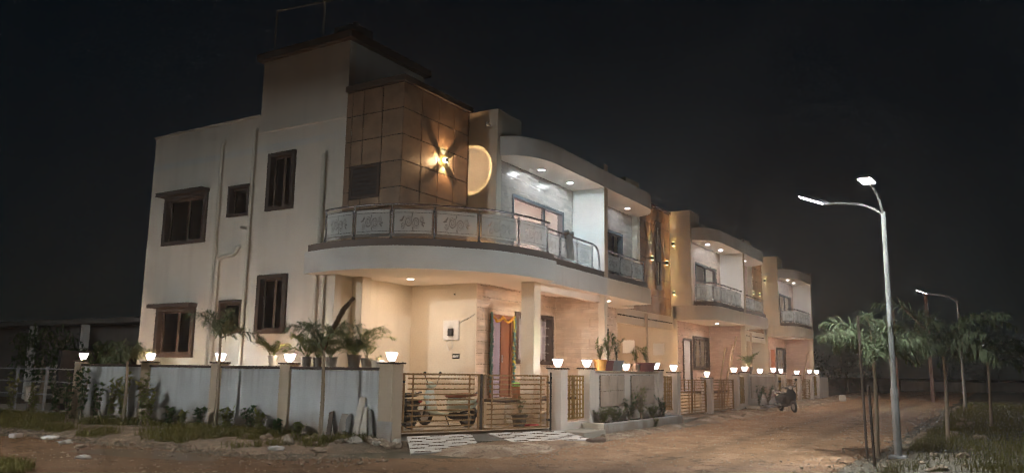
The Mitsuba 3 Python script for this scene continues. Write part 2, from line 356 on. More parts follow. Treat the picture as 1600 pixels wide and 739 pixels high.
def side_h(X, Y):
    edge = 10.9 + 0.55 * (n2(X, Y, 0.45, 3) - .5) * 2 + 0.10 * np.clip(Y - 18, 0, 20) * -0.2 + np.clip(12.6 - Y, 0, 3) * 1.0
    s = np.clip((X - edge) / 1.4, -0.12, 1)
    s = np.minimum(s, np.clip((Y - 10.3) / 1.0, -0.12, 1))
    return 0.11 * s * (2 - np.abs(s)) + 0.07 * (n2(X, Y, 1.6, 8) - 0.5) * np.clip(s, 0.1, 1) - 0.006
SIDE = lambda x, y: float(GZv(np.array(x)) + side_h(np.array([[x]]), np.array([[y]]))[0, 0])
mound('side_verge', np.linspace(9.2, 13.9, 60), np.linspace(9.9, 60, 300), side_h, 'soil', 'grassy earth strip between the side lane and the boundary wall')
def front_h(X, Y):
    edge = 8.3 + 0.5 * (n2(X, Y, 0.6, 5) - .5) * 2
    s = np.clip((Y - edge) / 0.9, -0.12, 1)
    s = np.minimum(s, np.clip((X - 13.0) / 1.2, -0.12, 1))
    return 0.10 * s * (2 - np.abs(s)) + 0.05 * (n2(X, Y, 1.9, 2) - .5) * np.clip(s, .1, 1) - 0.006
FRONT = lambda x, y: float(GZv(np.array(x)) + front_h(np.array([[x]]), np.array([[y]]))[0, 0])
_fx, _fy = np.linspace(12.3, 70, 578), np.linspace(7.6, 9.75, 44)
_fh = front_h(*np.meshgrid(_fx, _fy, indexing='ij'))
def FRONT_Z(x, y): return GZ(x) + max(0, _fh[min(max(int((x - 12.3) / .1), 0), 577), min(max(int((y - 7.6) / .05), 0), 43)])
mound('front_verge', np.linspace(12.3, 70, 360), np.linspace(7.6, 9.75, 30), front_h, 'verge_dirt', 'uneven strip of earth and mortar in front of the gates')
def right_h(X, Y):
    edge = 2.1 + 0.5 * (n2(X, Y, 0.5, 6) - .5) * 2
    s = np.clip((edge - Y) / 1.2, -0.12, 1)
    s = np.minimum(s, np.clip((X - 12.9) / 1.2, -0.12, 1))
    return 0.12 * s * (2 - np.abs(s)) + 0.10 * (n2(X, Y, 1.1, 4) - .5) * np.clip(s, .1, 1) - 0.006
RIGHT = lambda x, y: float(GZv(np.array(x)) + right_h(np.array([[x]]), np.array([[y]]))[0, 0])
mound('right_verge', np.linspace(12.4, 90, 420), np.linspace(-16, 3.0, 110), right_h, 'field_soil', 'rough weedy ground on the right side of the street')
# the house plot behind the boundary walls
plot = Polygon([(13.7, 11.5), (17.95, 9.75), (53.2, 9.75), (53.2, 30), (13.7, 30)])
v, f = trimesh.creation.triangulate_polygon(plot, engine='earcut')
pm = ext(plot, 'z', -0.1, 0.14)
struct('porch_floor', pm, 'concrete', 'pale cement floor of the yards and car porches behind the gates')
# puddles
def blob(cx, cy, rx_, ry_, rot, n=40, seed=0):
    a = np.linspace(0, 2 * np.pi, n, endpoint=False)
    r = 0.7 + 0.6 * meshkit.fbm(np.stack([np.cos(a) * 1.3 + seed, np.sin(a) * 1.3, a * 0], -1), 3)
    return affinity.translate(affinity.rotate(Polygon(np.stack([rx_ * r * np.cos(a), ry_ * r * np.sin(a)], 1)), rot), cx, cy)
pud = []
for q in (blob(9.6, 13.6, 1.9, 0.55, 100, seed=2),):
    v, f = trimesh.creation.triangulate_polygon(q, engine='earcut')
    pud.append(trimesh.Trimesh(np.column_stack([v, GZv(v[:, 0]) + 0.006]), f, process=False))
pud = cat_(pud)
if pud.face_normals[:, 2].mean() < 0: pud.invert()
struct('puddle', pud, 'puddle_water', 'shallow muddy puddles along the edge of the side lane')

# ------------------------------------------------------------------ houses
def PB(axis, at, a0, a1, d0, d1, z0, z1):
    """box on a wall that faces -x or -y at 'at'; a along the wall, d depth into it"""
    return bx(at + d0, at + d1, a0, a1, z0, z1) if axis == 'x' else bx(a0, a1, at + d0, at + d1, z0, z1)
def wall(parent, name, axis, at, th, poly, holes, mt, **k):
    for h in holes: poly = poly.difference(sbox(*h))
    return part(parent, name, ext(poly, axis, at, at + th), mt, **k)
def tiles(parent, axis, at, a0, a1, z0, z1, holes, mt, w=0.6, h=0.3, proud=0.014, gap=0.007, name='tile', off=True):
    hp = unary_union([sbox(*q) for q in holes]) if holes else None
    nz = int(math.ceil((z1 - z0) / h - 1e-6))
    for i in range(nz):
        o = (w / 2 if i % 2 and off else 0)
        x = a0 - o
        while x < a1 - 1e-6:
            r = sbox(max(x, a0) + gap / 2, z0 + i * h + gap / 2, min(x + w, a1) - gap / 2, min(z0 + (i + 1) * h, z1) - gap / 2) if min(x + w, a1) - max(x, a0) > 0.03 and min(z0 + (i + 1) * h, z1) - z0 - i * h > 0.03 else None
            x += w
            if r is None: continue
            pr = proud + rng.uniform(-0.003, 0.004)
            if hp is not None and r.intersects(hp):
                r = r.difference(hp)
                if r.is_empty or r.area < 0.003: continue
                m = ext(r, axis, at - pr, at + 0.004)
            else:
                b = r.bounds; m = PB(axis, at, b[0], b[2], -pr, 0.004, b[1], b[3])
            part(parent, name, m, mt)
def window(parent, axis, at, a0, a1, z0, z1, trim=0.12, hood=0.0, hood_ext=0.0, mt='brown_trim', mull=1, grille=False, name='window'):
    """opening a0..a1, z0..z1 including the trim: moulded surround, recessed frame, pane"""
    proud = -0.07
    ring = sbox(a0, z0, a1, z1).difference(sbox(a0 + trim, z0 + trim * 0.8, a1 - trim, z1 - trim * 0.8))
    w = part(parent, name, ext(ring, axis, at + proud, at + 0.09), mt)
    i0, i1, j0, j1 = a0 + trim, a1 - trim, z0 + trim * 0.8, z1 - trim * 0.8
    fr = sbox(i0 - .01, j0 - .01, i1 + .01, j1 + .01)
    n = mull + 1; cw = (i1 - i0) / n
    for k in range(n): fr = fr.difference(sbox(i0 + k * cw + 0.045, j0 + 0.05, i0 + (k + 1) * cw - 0.045, j1 - 0.05))
    part(w, 'frame', ext(fr, axis, at + 0.10, at + 0.15), 'dark_wood')
    for k in range(n):
        part(w, 'pane', PB(axis, at, i0 + k * cw + 0.04, i0 + (k + 1) * cw - 0.04, 0.122, 0.1225, j0 + 0.045, j1 - 0.045), 'tinted_glass' if axis == 'x' else 'pane_glass')
    if hood:
        part(w, 'hood', PB(axis, at, a0 - 0.03, a1 + hood_ext, -hood, 0.02, z1 - 0.01, z1 + 0.10), mt)
    if grille:
        for k in range(1, 9):
            a = i0 + (i1 - i0) * k / 9
            part(w, 'grille_bar', PB(axis, at, a - .008, a + .008, 0.03, 0.046, j0, j1), 'white_plastic')
        for k in range(1, 5):
            z = j0 + (j1 - j0) * k / 5
            part(w, 'grille_bar', PB(axis, at, i0, i1, 0.022, 0.038, z - .008, z + .008), 'white_plastic')
    return w
def downlight(parent, x, y, z, L, w, name='ceiling_light'):
    ring = lathe([(0.115, z + 0.01), (0.115, z - 0.014), (0.088, z - 0.018), (0.088, z + 0.01)], 20)
    k = part(parent, name, moved(ring, x, y), 'white_plastic')
    d = trimesh.creation.cylinder(0.086, 0.006, 18); d.apply_translation([x, y, z - 0.010])
    part(k, 'diffuser', d, 'lamp_diffuser', emitter=emit(L, w))
def lens_profile(p, n, uv):
    """light distribution of the lamp's side lens: a dim disc with a bright rim"""
    r = 2 * dr.sqrt(dr.square(uv.x - 0.5) + dr.square(uv.y - 0.5))
    return mi.Color3f(0.34, 0.33, 0.32) + mi.Color3f(1.0, 0.78, 0.45) * (smoothstep(0.82, 0.93, r) * smoothstep(1.0, 0.96, r))
def spot(key, o, d, I, cut, beam, w=1.0, profile=None):
    o = (M @ np.r_[o, 1])[:3]; d = M[:3, :3] @ np.array(d, float)
    up = [0, 1, 0] if abs(d[2]) > .7 else [0, 0, 1]
    scene[key] = {'type': 'spot', 'to_world': T4().look_at(origin=list(map(float, o)), target=list(map(float, o + d)), up=up), 'intensity': rgb(*[float(v) for v in I]), 'cutoff_angle': float(cut), 'beam_width': float(beam), 'sampling_weight': float(w)}
    if profile: scene[key]['texture'] = proc(profile)
nspot = [0]
def updown(parent, x, y, z, w=1.0, I=1.0):
    """cylinder wall lamp shining up and down the wall behind it (wall faces -y at y)"""
    body = lathe([(0.045, -0.08), (0.05, -0.075), (0.05, 0.075), (0.045, 0.08), (0.03, 0.07), (0.03, -0.07), (0.045, -0.08)], 14)
    k = part(parent, 'wall_light', moved(body, x, y - 0.075, z), 'black_metal')
    part(k, 'bracket', bx(x - .025, x + .025, y - 0.03, y + .004, z - .04, z + .04), 'black_metal')
    for s in (-1, 1):
        d = trimesh.creation.cylinder(0.042, 0.004, 12); d.apply_translation([x, y - 0.075, z + s * 0.084])
        part(k, 'lens', d, 'lamp_diffuser', emitter=emit(WALL_L * 0.05, 0.04))
        nspot[0] += 1
        spot(f'wall_beam_{nspot[0]:03d}', (x, y - 0.075, z + s * 0.10), (0, 0.16, s), np.array([60, 32, 11.0]) * I, 26, 5, w)
def railing(parent, path, z0, z1, posts, end_drop=None, glass0=0.05, name='balcony_railing'):
    """steel handrail on posts with etched panels between; posts are fractions of the path"""
    path = np.asarray(path, float)
    d = np.r_[0, np.cumsum(np.linalg.norm(np.diff(path, axis=0), axis=1))]; L = d[-1]
    at = lambda s: np.array([np.interp(s * L, d, path[:, i]) for i in (0, 1)])
    hr = [np.r_[at(s), z1] for s in np.linspace(0, 1, 60)]
    if end_drop: hr += [np.r_[hr[-1][:2] + np.array(end_drop) * t, z1 - dz] for t, dz in ((.5, .05), (.8, .16), (1.0, .36), (1.05, z1 - z0 - .02))]
    k = part(parent, name, tube(hr, 0.026, 10), 'steel', smooth=True)
    for s in posts:
        p = at(s); part(k, 'post', tube([(*p, z0 - .005), (*p, z1 - 0.02)], 0.019, 8), 'steel', smooth=True)
        base = lathe([(0.05, z0 - .004), (0.05, z0 + 0.012), (0.024, z0 + 0.045), (0.024, z0 + 0.09)], 12)
        part(k, 'post_base', moved(base, p[0], p[1]), 'steel', smooth=True)
    gz0, gz1 = z0 + glass0, z1 - 0.10
    for a, b in zip(posts[:-1], posts[1:]):
        g = 0.035 / L
        n = 9; ss = np.linspace(a + g, b - g, n)
        P = np.array([at(s) for s in ss])
        v = np.vstack([np.column_stack([P, np.full(n, gz0)]), np.column_stack([P, np.full(n, gz1)])])
        uu = np.linspace(0.0005, 0.9995, n); uv = np.vstack([np.column_stack([uu, np.zeros(n)]), np.column_stack([uu, np.ones(n)])])
        f = []
        for i in range(n - 1): f += [[i, i + 1, n + i + 1], [i, n + i + 1, n + i]]
        mesh = trimesh.Trimesh(v, np.array(f), process=False)
        kk = numbered(f'{k}__glass_panel')
        v2 = (np.column_stack([v, np.ones(len(v))]) @ M.T)[:, :3]
        scene[kk] = mikit.ply((v2, np.array(f)), 'etched_glass', smooth=True, uv=uv)
        for z in (gz0 + 0.06, gz1 - 0.06):     # clamps that hold the pane to its posts
            for q in (a + g * .5, b - g * .5):
                p = at(q); part(k, 'clamp', bx(p[0] - .022, p[0] + .022, p[1] - .022, p[1] + .022, z - .02, z + .02), 'steel')
    return k
SLAB_Z0, SLAB_Z1, BAND_Z1 = 3.82, 4.36, 4.54
RAIL_Z = 5.36
CAN_Z0, CAN_Z1 = 7.15, 7.68
DOOR = (3.82, 0.80, 4.98, 3.05)
WIN = (5.12, 1.72, 7.37, 3.2)
UDOOR = (3.93, 4.46, 6.97, 6.35)
UB = 11.34      # plane of the balcony back wall

def house_core(h, tile_g, tile_u, cols=True, tile_pieces=True, lit=False, pale=None):
    """everything a house of the row has in common, in its own coordinates: u from the box side (0) to the party wall (7.7)"""
    # ground floor
    fw = wall(h, 'front_wall', 'y', 11.93, 0.2, sbox(3.15, 0.14, 7.6, 3.84), [DOOR, WIN], tile_g if not tile_pieces else 'grout')
    if tile_pieces: tiles(fw, 'y', 11.93, 3.17, 7.58, 0.78, 3.82, [DOOR, WIN], tile_g)
    window(h, 'y', 11.93, *(WIN[0], WIN[2], WIN[1], WIN[3]), trim=0.14, mull=2, grille=True)
    part(h, 'plinth', cat_([bx(3.15, 7.6, 11.0, 11.95, 0.1, 0.72)]), 'cream_plaster')
    part(h, 'plinth_top', bx(3.15, 7.6, 10.96, 11.925, 0.725, 0.775), 'dark_wood')
    part(h, 'step', bx(3.8, 5.1, 10.66, 10.99, 0.1, 0.44), 'concrete')
    wall(h, 'porch_side_wall', 'x', 3.15, 0.2, sbox(12.135, 0.1, 14.1, 3.84), [], 'cream_plaster')
    part(h, 'porch_side_wall_end', bx(3.132, 3.165, 11.905, 12.134, 0.1, 3.83), 'cream_plaster')
    wall(h, 'porch_back_wall', 'y', 14.1, 0.2, sbox(0.0, 0.1, 3.35, 3.84), [], 'cream_plaster')
    dw = wall(h, 'divider_wall', 'x', 7.6, 0.1, sbox(10.25, 0.0, 12.0, 3.83), [], 'cream_plaster')
    if tile_pieces: tiles(dw, 'x', 7.6, 10.45, 11.9, 0.14, 3.81, [], tile_g)
    else: part(dw, 'tile_facing', bx(7.575, 7.6, 10.45, 11.9, 0.14, 3.81), tile_g)
    # upper floor
    uw = wall(h, 'balcony_back_wall', 'y', UB, 0.2, sbox(3.05, 4.3, 7.6, 7.3), [UDOOR], tile_u if not tile_pieces else 'grout')
    if tile_pieces: tiles(uw, 'y', UB, 3.05, 7.58, 4.38, 7.14, [UDOOR], tile_u)
    wall(h, 'balcony_side_wall', 'x', 2.8, 0.23, sbox(11.13, 4.36, 12.06, 8.43), [], 'cream_plaster')
    part(h, 'parapet', cat_([bx(3.03, 4.04, 11.133, 11.33, CAN_Z1 + .003, 8.42), bx(4.04, 7.7, 11.2, 11.33, CAN_Z1 + .003, 7.9)]), 'cream_plaster')
    wall(h, 'balcony_divider_wall', 'x', 7.6, 0.1, sbox(10.25, 4.36, UB - .003, 7.16), [], 'white_plaster')
    part(h, 'divider_edge', bx(7.585, 7.7, 10.225, 10.247, 3.83, 7.9), 'pillar_plaster')
    part(h, 'roof', cat_([bx(0.0, 2.8, 12.27, 21.69, 7.3, 7.48), bx(2.8, 7.7, UB + .21, 21.69, 7.3, 7.48)]), 'grey_plaster')
    part(h, 'rear_wall', bx(0.0, 7.7, 21.5, 21.7, 0.1, 7.29), 'side_plaster')
    # sliding door of the balcony
    d = part(h, 'balcony_door', ext(sbox(UDOOR[0], UDOOR[1], UDOOR[2], UDOOR[3]).difference(sbox(UDOOR[0] + .07, UDOOR[1] + .05, UDOOR[2] - .11, UDOOR[3] - .09)), 'y', UB - .03, UB + .13), 'aluminium')
    x0, x1 = UDOOR[0] + .07, UDOOR[2] - .11
    xm = x0 + 1.75 if lit else (x0 + x1) / 2
    part(d, 'mullion', bx(xm, xm + .11, UB + .02, UB + .09, UDOOR[1] + .05, UDOOR[3] - .09), 'aluminium')
    if not lit:
        part(d, 'pane', bx(x0, xm, UB + .055, UB + .056, UDOOR[1] + .05, UDOOR[3] - .09), 'pane_glass')
        part(d, 'curtain', bx(xm + .11, x1, UB + .14, UB + .155, UDOOR[1] + .05, UDOOR[3] - .09), 'curtain_cloth')
    part(d, 'pane', bx(xm + .11, x1, UB + .05, UB + .051, UDOOR[1] + .05, UDOOR[3] - .09), 'pane_glass')
    return h
def canopy(h, x0=2.92, x1=7.7, yf=10.2, r=1.5, edge='grey_plaster'):
    a = np.linspace(0, np.pi / 2, 18)
    ry = 11.12 - yf
    pts = [(x0 + r - r * math.cos(t), 11.12 - ry * math.sin(t)) for t in a] + [(x1, yf), (x1, UB - .005), (3.04, UB - .005), (3.04, 11.12)]
    p = Polygon(pts)
    c = part(h, 'canopy', ext(p, 'z', CAN_Z0 + .004, CAN_Z1), edge, smooth=35)
    part(c, 'soffit', ext(p.buffer(-0.004), 'z', CAN_Z0, CAN_Z0 + .0035), 'ceiling_paint')
def slab(h, poly, z0=SLAB_Z0, edge='grey_plaster', soffit='ceiling_paint'):
    c = part(h, 'balcony_slab', ext(poly, 'z', z0 + .004, SLAB_Z1), edge, smooth=35)
    part(c, 'soffit', ext(poly.buffer(-0.004), 'z', z0, z0 + .0035), soffit)
    return c
def clad_face(parent, axis, at, a_joints, z_joints, holes=()):
    """square cladding panels with dark recessed joints"""
    hp = unary_union([sbox(*q) for q in holes]) if holes else None
    for a0, a1 in zip(a_joints[:-1], a_joints[1:]):
        for z0, z1 in zip(z_joints[:-1], z_joints[1:]):
            r = sbox(a0 + .012, z0 + .012, a1 - .012, z1 - .012)
            if hp is not None: r = r.difference(hp)
            if r.is_empty or r.area < .004: continue
            part(parent, 'cladding_panel', ext(r, axis, at - 0.018 - rng.uniform(0, .003), at + .003), 'brown_clad')

# --- the corner house
def xf(x0, mirror=False):
    m = np.eye(4); m[0, 3] = x0
    if mirror: m[0, 0] = -1
    return m
M = xf(14.6)
H = thing('corner_house', 'large corner house with curved balcony above the gate and brown tiled block', 'house')
house_core(H, 'stone_tile', 'grey_stone_tile', lit=True)
SW = [(19.2, 1.76, 20.9, 3.16), (19.05, 4.97, 20.95, 6.42), (17.27, 2.41, 18.2, 3.29), (17.29, 5.59, 18.16, 6.46), (15.66, 2.38, 16.75, 3.91), (15.62, 5.62, 16.64, 7.2)]
side = Polygon([(14.02, 0.1), (21.7, 0.1), (21.7, 8.33), (17.1, 8.33), (17.1, 9.9), (13.9, 9.9), (13.9, SLAB_Z0), (14.02, SLAB_Z0)])
wall(H, 'side_wall', 'x', 0.0, 0.23, side, [(a + .03, b + .03, c - .03, d - .03) for a, b, c, d in SW], 'side_plaster')
for i, (a, b, c, d) in enumerate(SW):
    big = i < 2
    window(H, 'x', 0.0, a, c, b, d, trim=0.13 if i not in (2, 3) else 0.09, hood=0.30 if big else 0.0, hood_ext=0.12, mull=1 if big else (0 if i in (2, 3) else 1))
part(H, 'tower_wall', cat_([bx(0.23, 3.1, 13.9, 14.1, 7.3, 9.9), bx(2.9, 3.1, 14.1, 17.1, 7.3, 9.9), bx(0.23, 3.1, 16.9, 17.098, 7.49, 9.9)]), 'grey_plaster')
part(H, 'tower_coping', cat_([cbx(-0.16, 3.24, 13.72, 17.26, 9.905, 10.12, .02)]), 'brown_trim')
part(H, 'string_course', bx(-0.045, 0.02, 13.9, 17.12, 7.83, 7.875), 'side_plaster')
part(H, 'roof_coping', bx(-0.05, 0.28, 17.1, 21.75, 8.332, 8.385), 'side_plaster')
part(H, 'parapet_wall', bx(0.23, 7.7, 21.5, 21.7, 7.49, 8.33), 'side_plaster')
part(H, 'inner_wall', bx(0.23, 3.15, 14.31, 14.36, 0.1, 7.29), 'dark_plaster')
# brown clad corner block over the porch
blk = part(H, 'corner_block', cat_([bx(0.0, 2.8, 12.06, 12.26, 4.36, 8.45), bx(0.0, 0.2, 12.26, 13.9, 4.36, 8.45), bx(0.2, 2.8, 12.26, 13.9, 8.2, 8.4)]), 'grout')
zj = [4.55, 5.17, 5.83, 6.48, 7.13, 7.79, 8.44]
clad_face(blk, 'x', 0.0, [12.045, 12.7, 13.32, 13.70, 13.90], zj, [(12.70, 5.63, 13.68, 6.5)])
clad_face(blk, 'y', 12.06, [-0.018, 0.71, 1.42, 2.11, 2.74, 2.8], zj)
vw = part(H, 'vent_window', ext(sbox(12.71, 5.64, 13.67, 6.49).difference(sbox(12.79, 5.72, 13.59, 6.41)), 'x', -0.03, 0.03), 'brown_trim')
for k in range(6):
    z = 5.74 + k * .112
    part(vw, 'louvre', bx(-0.015, 0.004, 12.79, 13.59, z, z + .085), 'black_metal')
part(H, 'block_coping', cat_([bx(-0.10, 2.86, 11.96, 13.893, 8.452, 8.60)]), 'brown_trim')
# pipes on the side wall
def pipe(pts, r=0.055, m='pvc'): part(H, 'drain_pipe', tube(pts, r, 10), m, smooth=True)
pipe([(-.075, 18.37, .1), (-.075, 18.37, 4.35), (-.075, 18.33, 4.45), (-.075, 18.1, 4.5), (-.075, 17.75, 4.52), (-.075, 17.64, 4.6), (-.075, 17.6, 4.72), (0.02, 17.58, 4.75)])
pipe([(-.075, 18.52, .1), (-.075, 18.52, 7.7), (0.02, 18.5, 7.86)], 0.05)
pipe([(-.075, 17.2, .1), (-.075, 17.2, 7.9), (0.02, 17.2, 8.0)], 0.05)
pipe([(-.075, 14.55, 4.5), (-.075, 14.55, 6.9), (0.02, 14.55, 7.0)], 0.06)
pipe([(-.075, 14.6, .1), (-.075, 14.6, 3.78)], 0.05)
pipe([(-.075, 14.35, .1), (-.075, 14.35, 3.78)], 0.04)
part(H, 'pipe_stub', tube([(-.28, 17.32, 5.22), (0.02, 17.32, 5.22)], .04, 8), 'pvc')
part(H, 'overflow_pipe', tube([(2.72, 11.3, 7.93), (2.45, 11.25, 7.93)], .04, 8), 'pvc')
# columns of the porch
part(H, 'column', cbx(0.70, 1.05, 13.75, 14.097, 0.1, SLAB_Z0 - .002), 'cream_plaster')
part(H, 'column', cbx(3.50, 3.85, 10.35, 10.75, 0.1, SLAB_Z0 - .002), 'cream_plaster')
part(H, 'porch_beam', cat_([bx(3.85, 7.58, 10.40, 10.6, 3.62, SLAB_Z0 - .002)]), 'ceiling_paint')
# curved balcony
curve = spline([(-0.33, 14.78), (-0.48, 14.1), (-0.55, 13.4), (-0.46, 12.6), (-0.30, 12.12), (-0.10, 11.72), (0.3, 11.2), (0.84, 10.75), (1.5, 10.27), (2.5, 9.96), (3.3, 9.86), (3.78, 9.85)], 60)
SLABP = Polygon(np.vstack([curve, [(3.78, 10.12), (7.7, 10.2), (7.7, 11.92), (3.14, 11.92), (3.14, 14.09), (0.0, 14.09), (-0.005, 14.09), (-0.005, 14.78)]]))
slab(H, SLABP)
band = Polygon(np.vstack([curve, [(3.78, 10.12), (7.7, 10.2)]]).tolist() + [(7.7, 10.42), (3.6, 10.36), (3.5, 10.06)] + [tuple(p) for p in (curve + 0)[::-1] + np.array([0.16, 0.14])])
band = SLABP.buffer(-0.05).difference(SLABP.buffer(-0.24)).intersection(unary_union([sbox(-1, 9, 7.58, 11.0), sbox(-1, 9, 1.8, 12.0), sbox(-1, 9, 0.0, 14.7)]))
part(H, 'balcony_kerb', ext(band, 'z', SLAB_Z1 + .003, BAND_Z1), 'fascia_band', smooth=35)
inner = np.array(LineString(curve).parallel_offset(0.145, 'left').coords)
if np.linalg.norm(inner[0] - curve[0]) > 1: inner = inner[::-1]
pA = inner[inner[:, 0] < 3.66]
pA = pA[pA[:, 1] < 14.2]
fr = [.004, .152, .302, .454, .621, .798, .985]
railing(H, pA, BAND_Z1, RAIL_Z, fr)
pB = [(3.72, 10.27), (7.0, 10.34)]
railing(H, pB, BAND_Z1, RAIL_Z - .06, [0.005, 0.33, 0.66, 0.985], end_drop=(0.42, 0.0))
canopy(H)
for x, y, w in ((1.62, 12.95, 6), (5.46, 10.95, 5)): downlight(H, x, y, SLAB_Z0, PORCH_L, w)
for x, y, w in ((4.74, 10.86, 4), (6.5, 10.86, 4)): downlight(H, x, y, CAN_Z0, CANOPY_L, w)
# four-way wall lamp on the brown block
lx, ly, lz = 1.64, 12.042, 6.84
wl = part(H, 'wall_light', cbx(lx - .05, lx + .05, ly - .125, ly - .028, lz - .05, lz + .05, .008), 'black_metal')
part(wl, 'bracket', bx(lx - .03, lx + .03, ly - .03, ly + .005, lz - .03, lz + .03), 'black_metal')
for dx, dz in ((1, 0), (-1, 0), (0, 1), (0, -1)):
    c = np.array([lx + dx * .054, ly - .076, lz + dz * .054])
    e = (.004 if dx else .034, .034, .004 if dz else .034)
    part(wl, 'lens', bx(c[0] - e[0], c[0] + e[0], c[1] - e[1], c[1] + e[1], c[2] - e[2], c[2] + e[2]), 'lamp_diffuser', emitter=emit(WALL_L * 0.12, 0.08))
    nspot[0] += 1
    spot(f'wall_beam_{nspot[0]:03d}', (lx + dx * .07, ly - .076, lz + dz * .07), (dx, 0.0, dz), (np.array([7.0, 5.0, 3.4]) if dx > 0 else np.array([6.0, 3.5, 1.7])), 32.8 if dx > 0 else 41.0, 32.0 if dx > 0 else 36.0, 4.0, lens_profile if dx > 0 else None)
# rooms that show through the open doors
rm_ = part(H, 'upper_room', cat_([bx(3.2, 7.55, 14.3, 14.35, 4.4, 7.1), bx(3.15, 3.2, 11.55, 14.35, 4.4, 7.1), bx(7.5, 7.55, 11.55, 14.3, 4.4, 7.1), bx(3.2, 7.5, 11.55, 14.3, 7.05, 7.1), bx(3.2, 7.5, 11.55, 14.3, 4.37, 4.4)]), 'room_paint')
part(rm_, 'ceiling_lamp', bx(4.6, 5.6, 12.4, 12.5, 6.95, 7.0), 'lamp_diffuser', emitter=emit(np.array([130, 108, 97.0]), 2.0))
lr_ = part(H, 'living_room', cat_([bx(3.36, 7.55, 15.3, 15.35, .8, 3.5), bx(3.36, 3.4, 14.31, 15.3, .8, 3.5), bx(7.5, 7.55, 12.14, 15.3, .8, 3.5), bx(3.36, 7.5, 12.14, 15.3, 3.45, 3.5), bx(3.36, 7.5, 12.14, 15.3, .75, .79)]), 'lilac_paint')
part(lr_, 'ceiling_lamp', bx(5.0, 6.0, 13.4, 13.5, 3.36, 3.41), 'lamp_diffuser', emitter=emit(np.array([60, 50, 52.0]), 1.5))
# entrance door
dr_ = part(H, 'entrance_door', ext(sbox(*DOOR).difference(sbox(DOOR[0] + .1, DOOR[1] - .1, DOOR[2] - .1, DOOR[3] - .1)), 'y', 11.89, 11.975), 'door_wood')
leafm = cbx(-0.44, 0.0, -.02, .02, .82, 2.94, .006)
part(dr_, 'leaf', moved(leafm, 4.878, 11.955, 0, 0.0), 'door_wood', label='brown wooden door leaf, the closed half of the doorway')
for z0, z1 in ((1.0, 1.75), (1.9, 2.8)): part(dr_, 'leaf_moulding', moved(cbx(-0.36, -0.08, -.032, -.018, z0, z1, .006), 4.878, 11.955, 0, 0.0), 'door_wood')
part(dr_, 'handle', moved(bx(-0.42, -0.39, -.07, -.03, 1.75, 1.95), 4.878, 11.955, 0, 0.0), 'steel')
# fittings on the porch walls
mb = part(H, 'meter_board', bx(3.10, 3.147, 12.45, 12.95, 2.32, 2.84), 'white_plaster')
part(mb, 'meter', cbx(3.02, 3.099, 12.60, 12.76, 2.42, 2.62, .02), 'black_metal')
part(mb, 'cable', tube([(3.13, 12.45, 2.75), (3.12, 12.3, 2.83), (3.125, 12.1, 2.9), (3.13, 11.94, 3.0)], .008, 5), 'black_metal')
part(mb, 'cable', tube([(3.06, 12.68, 2.42), (3.06, 12.8, 2.2), (3.07, 12.72, 2.02), (3.08, 12.6, 2.1), (3.07, 12.66, 2.42)], .007, 5), 'white_plastic')
sbd = part(H, 'switch_board', cbx(3.12, 3.148, 12.42, 12.64, 1.82, 1.95, .006), 'black_metal')
for k in range(3): part(sbd, 'switch', bx(3.11, 3.121, 12.445 + k * .06, 12.495 + k * .06, 1.855, 1.915), 'white_plastic')
part(H, 'wall_hook', bx(3.12, 3.147, 12.60, 12.64, 3.52, 3.56), 'black_metal')
part(H, 'name_plate', cbx(5.0, 5.09, 11.88, 11.915, 2.28, 2.36, .004), 'white_plastic')
M = np.eye(4)

# marigold garland round the entrance door (hangs on it: a thing of its own)
def beads(pts, r, n=8):
    out = []
    for p in pts:
        s_ = trimesh.creation.icosphere(1, r * rng.uniform(.8, 1.2)); s_.apply_translation(np.array(p) + nrg.normal(0, r * .25, 3)); out.append(s_)
    return cat_(out)
G_ = thing('door_garland', 'yellow and green flower garland draped round the entrance door frame', 'garland')
x0, x1 = 14.6 + DOOR[0] - .02, 14.6 + DOOR[2] + .02
part(G_, 'swag', beads([(x0 + .08 + (x1 - x0 - .16) * t, 11.85, 3.0 - 0.55 * (.25 - ((t * 2) % 1 - .5) ** 2)) for t in np.linspace(0, .999, 44)], .032), 'marigold')
part(G_, 'strand', beads([(x0 + .02, 11.85, z) for z in np.linspace(.95, 3.05, 60)], .045), 'teal_flower', label='blue-green strand hanging down the left door jamb')
part(G_, 'strand', beads([(x1 + .0, 11.85, z) for z in np.linspace(.95, 3.02, 46)], .04), 'lime_flower', label='yellow-green strand hanging down the right door jamb')
part(G_, 'strand', beads([(x1 + rng.uniform(-.03, .03), 11.83, z) for z in np.linspace(1.0, 2.98, 26)], .04), 'teal_flower')

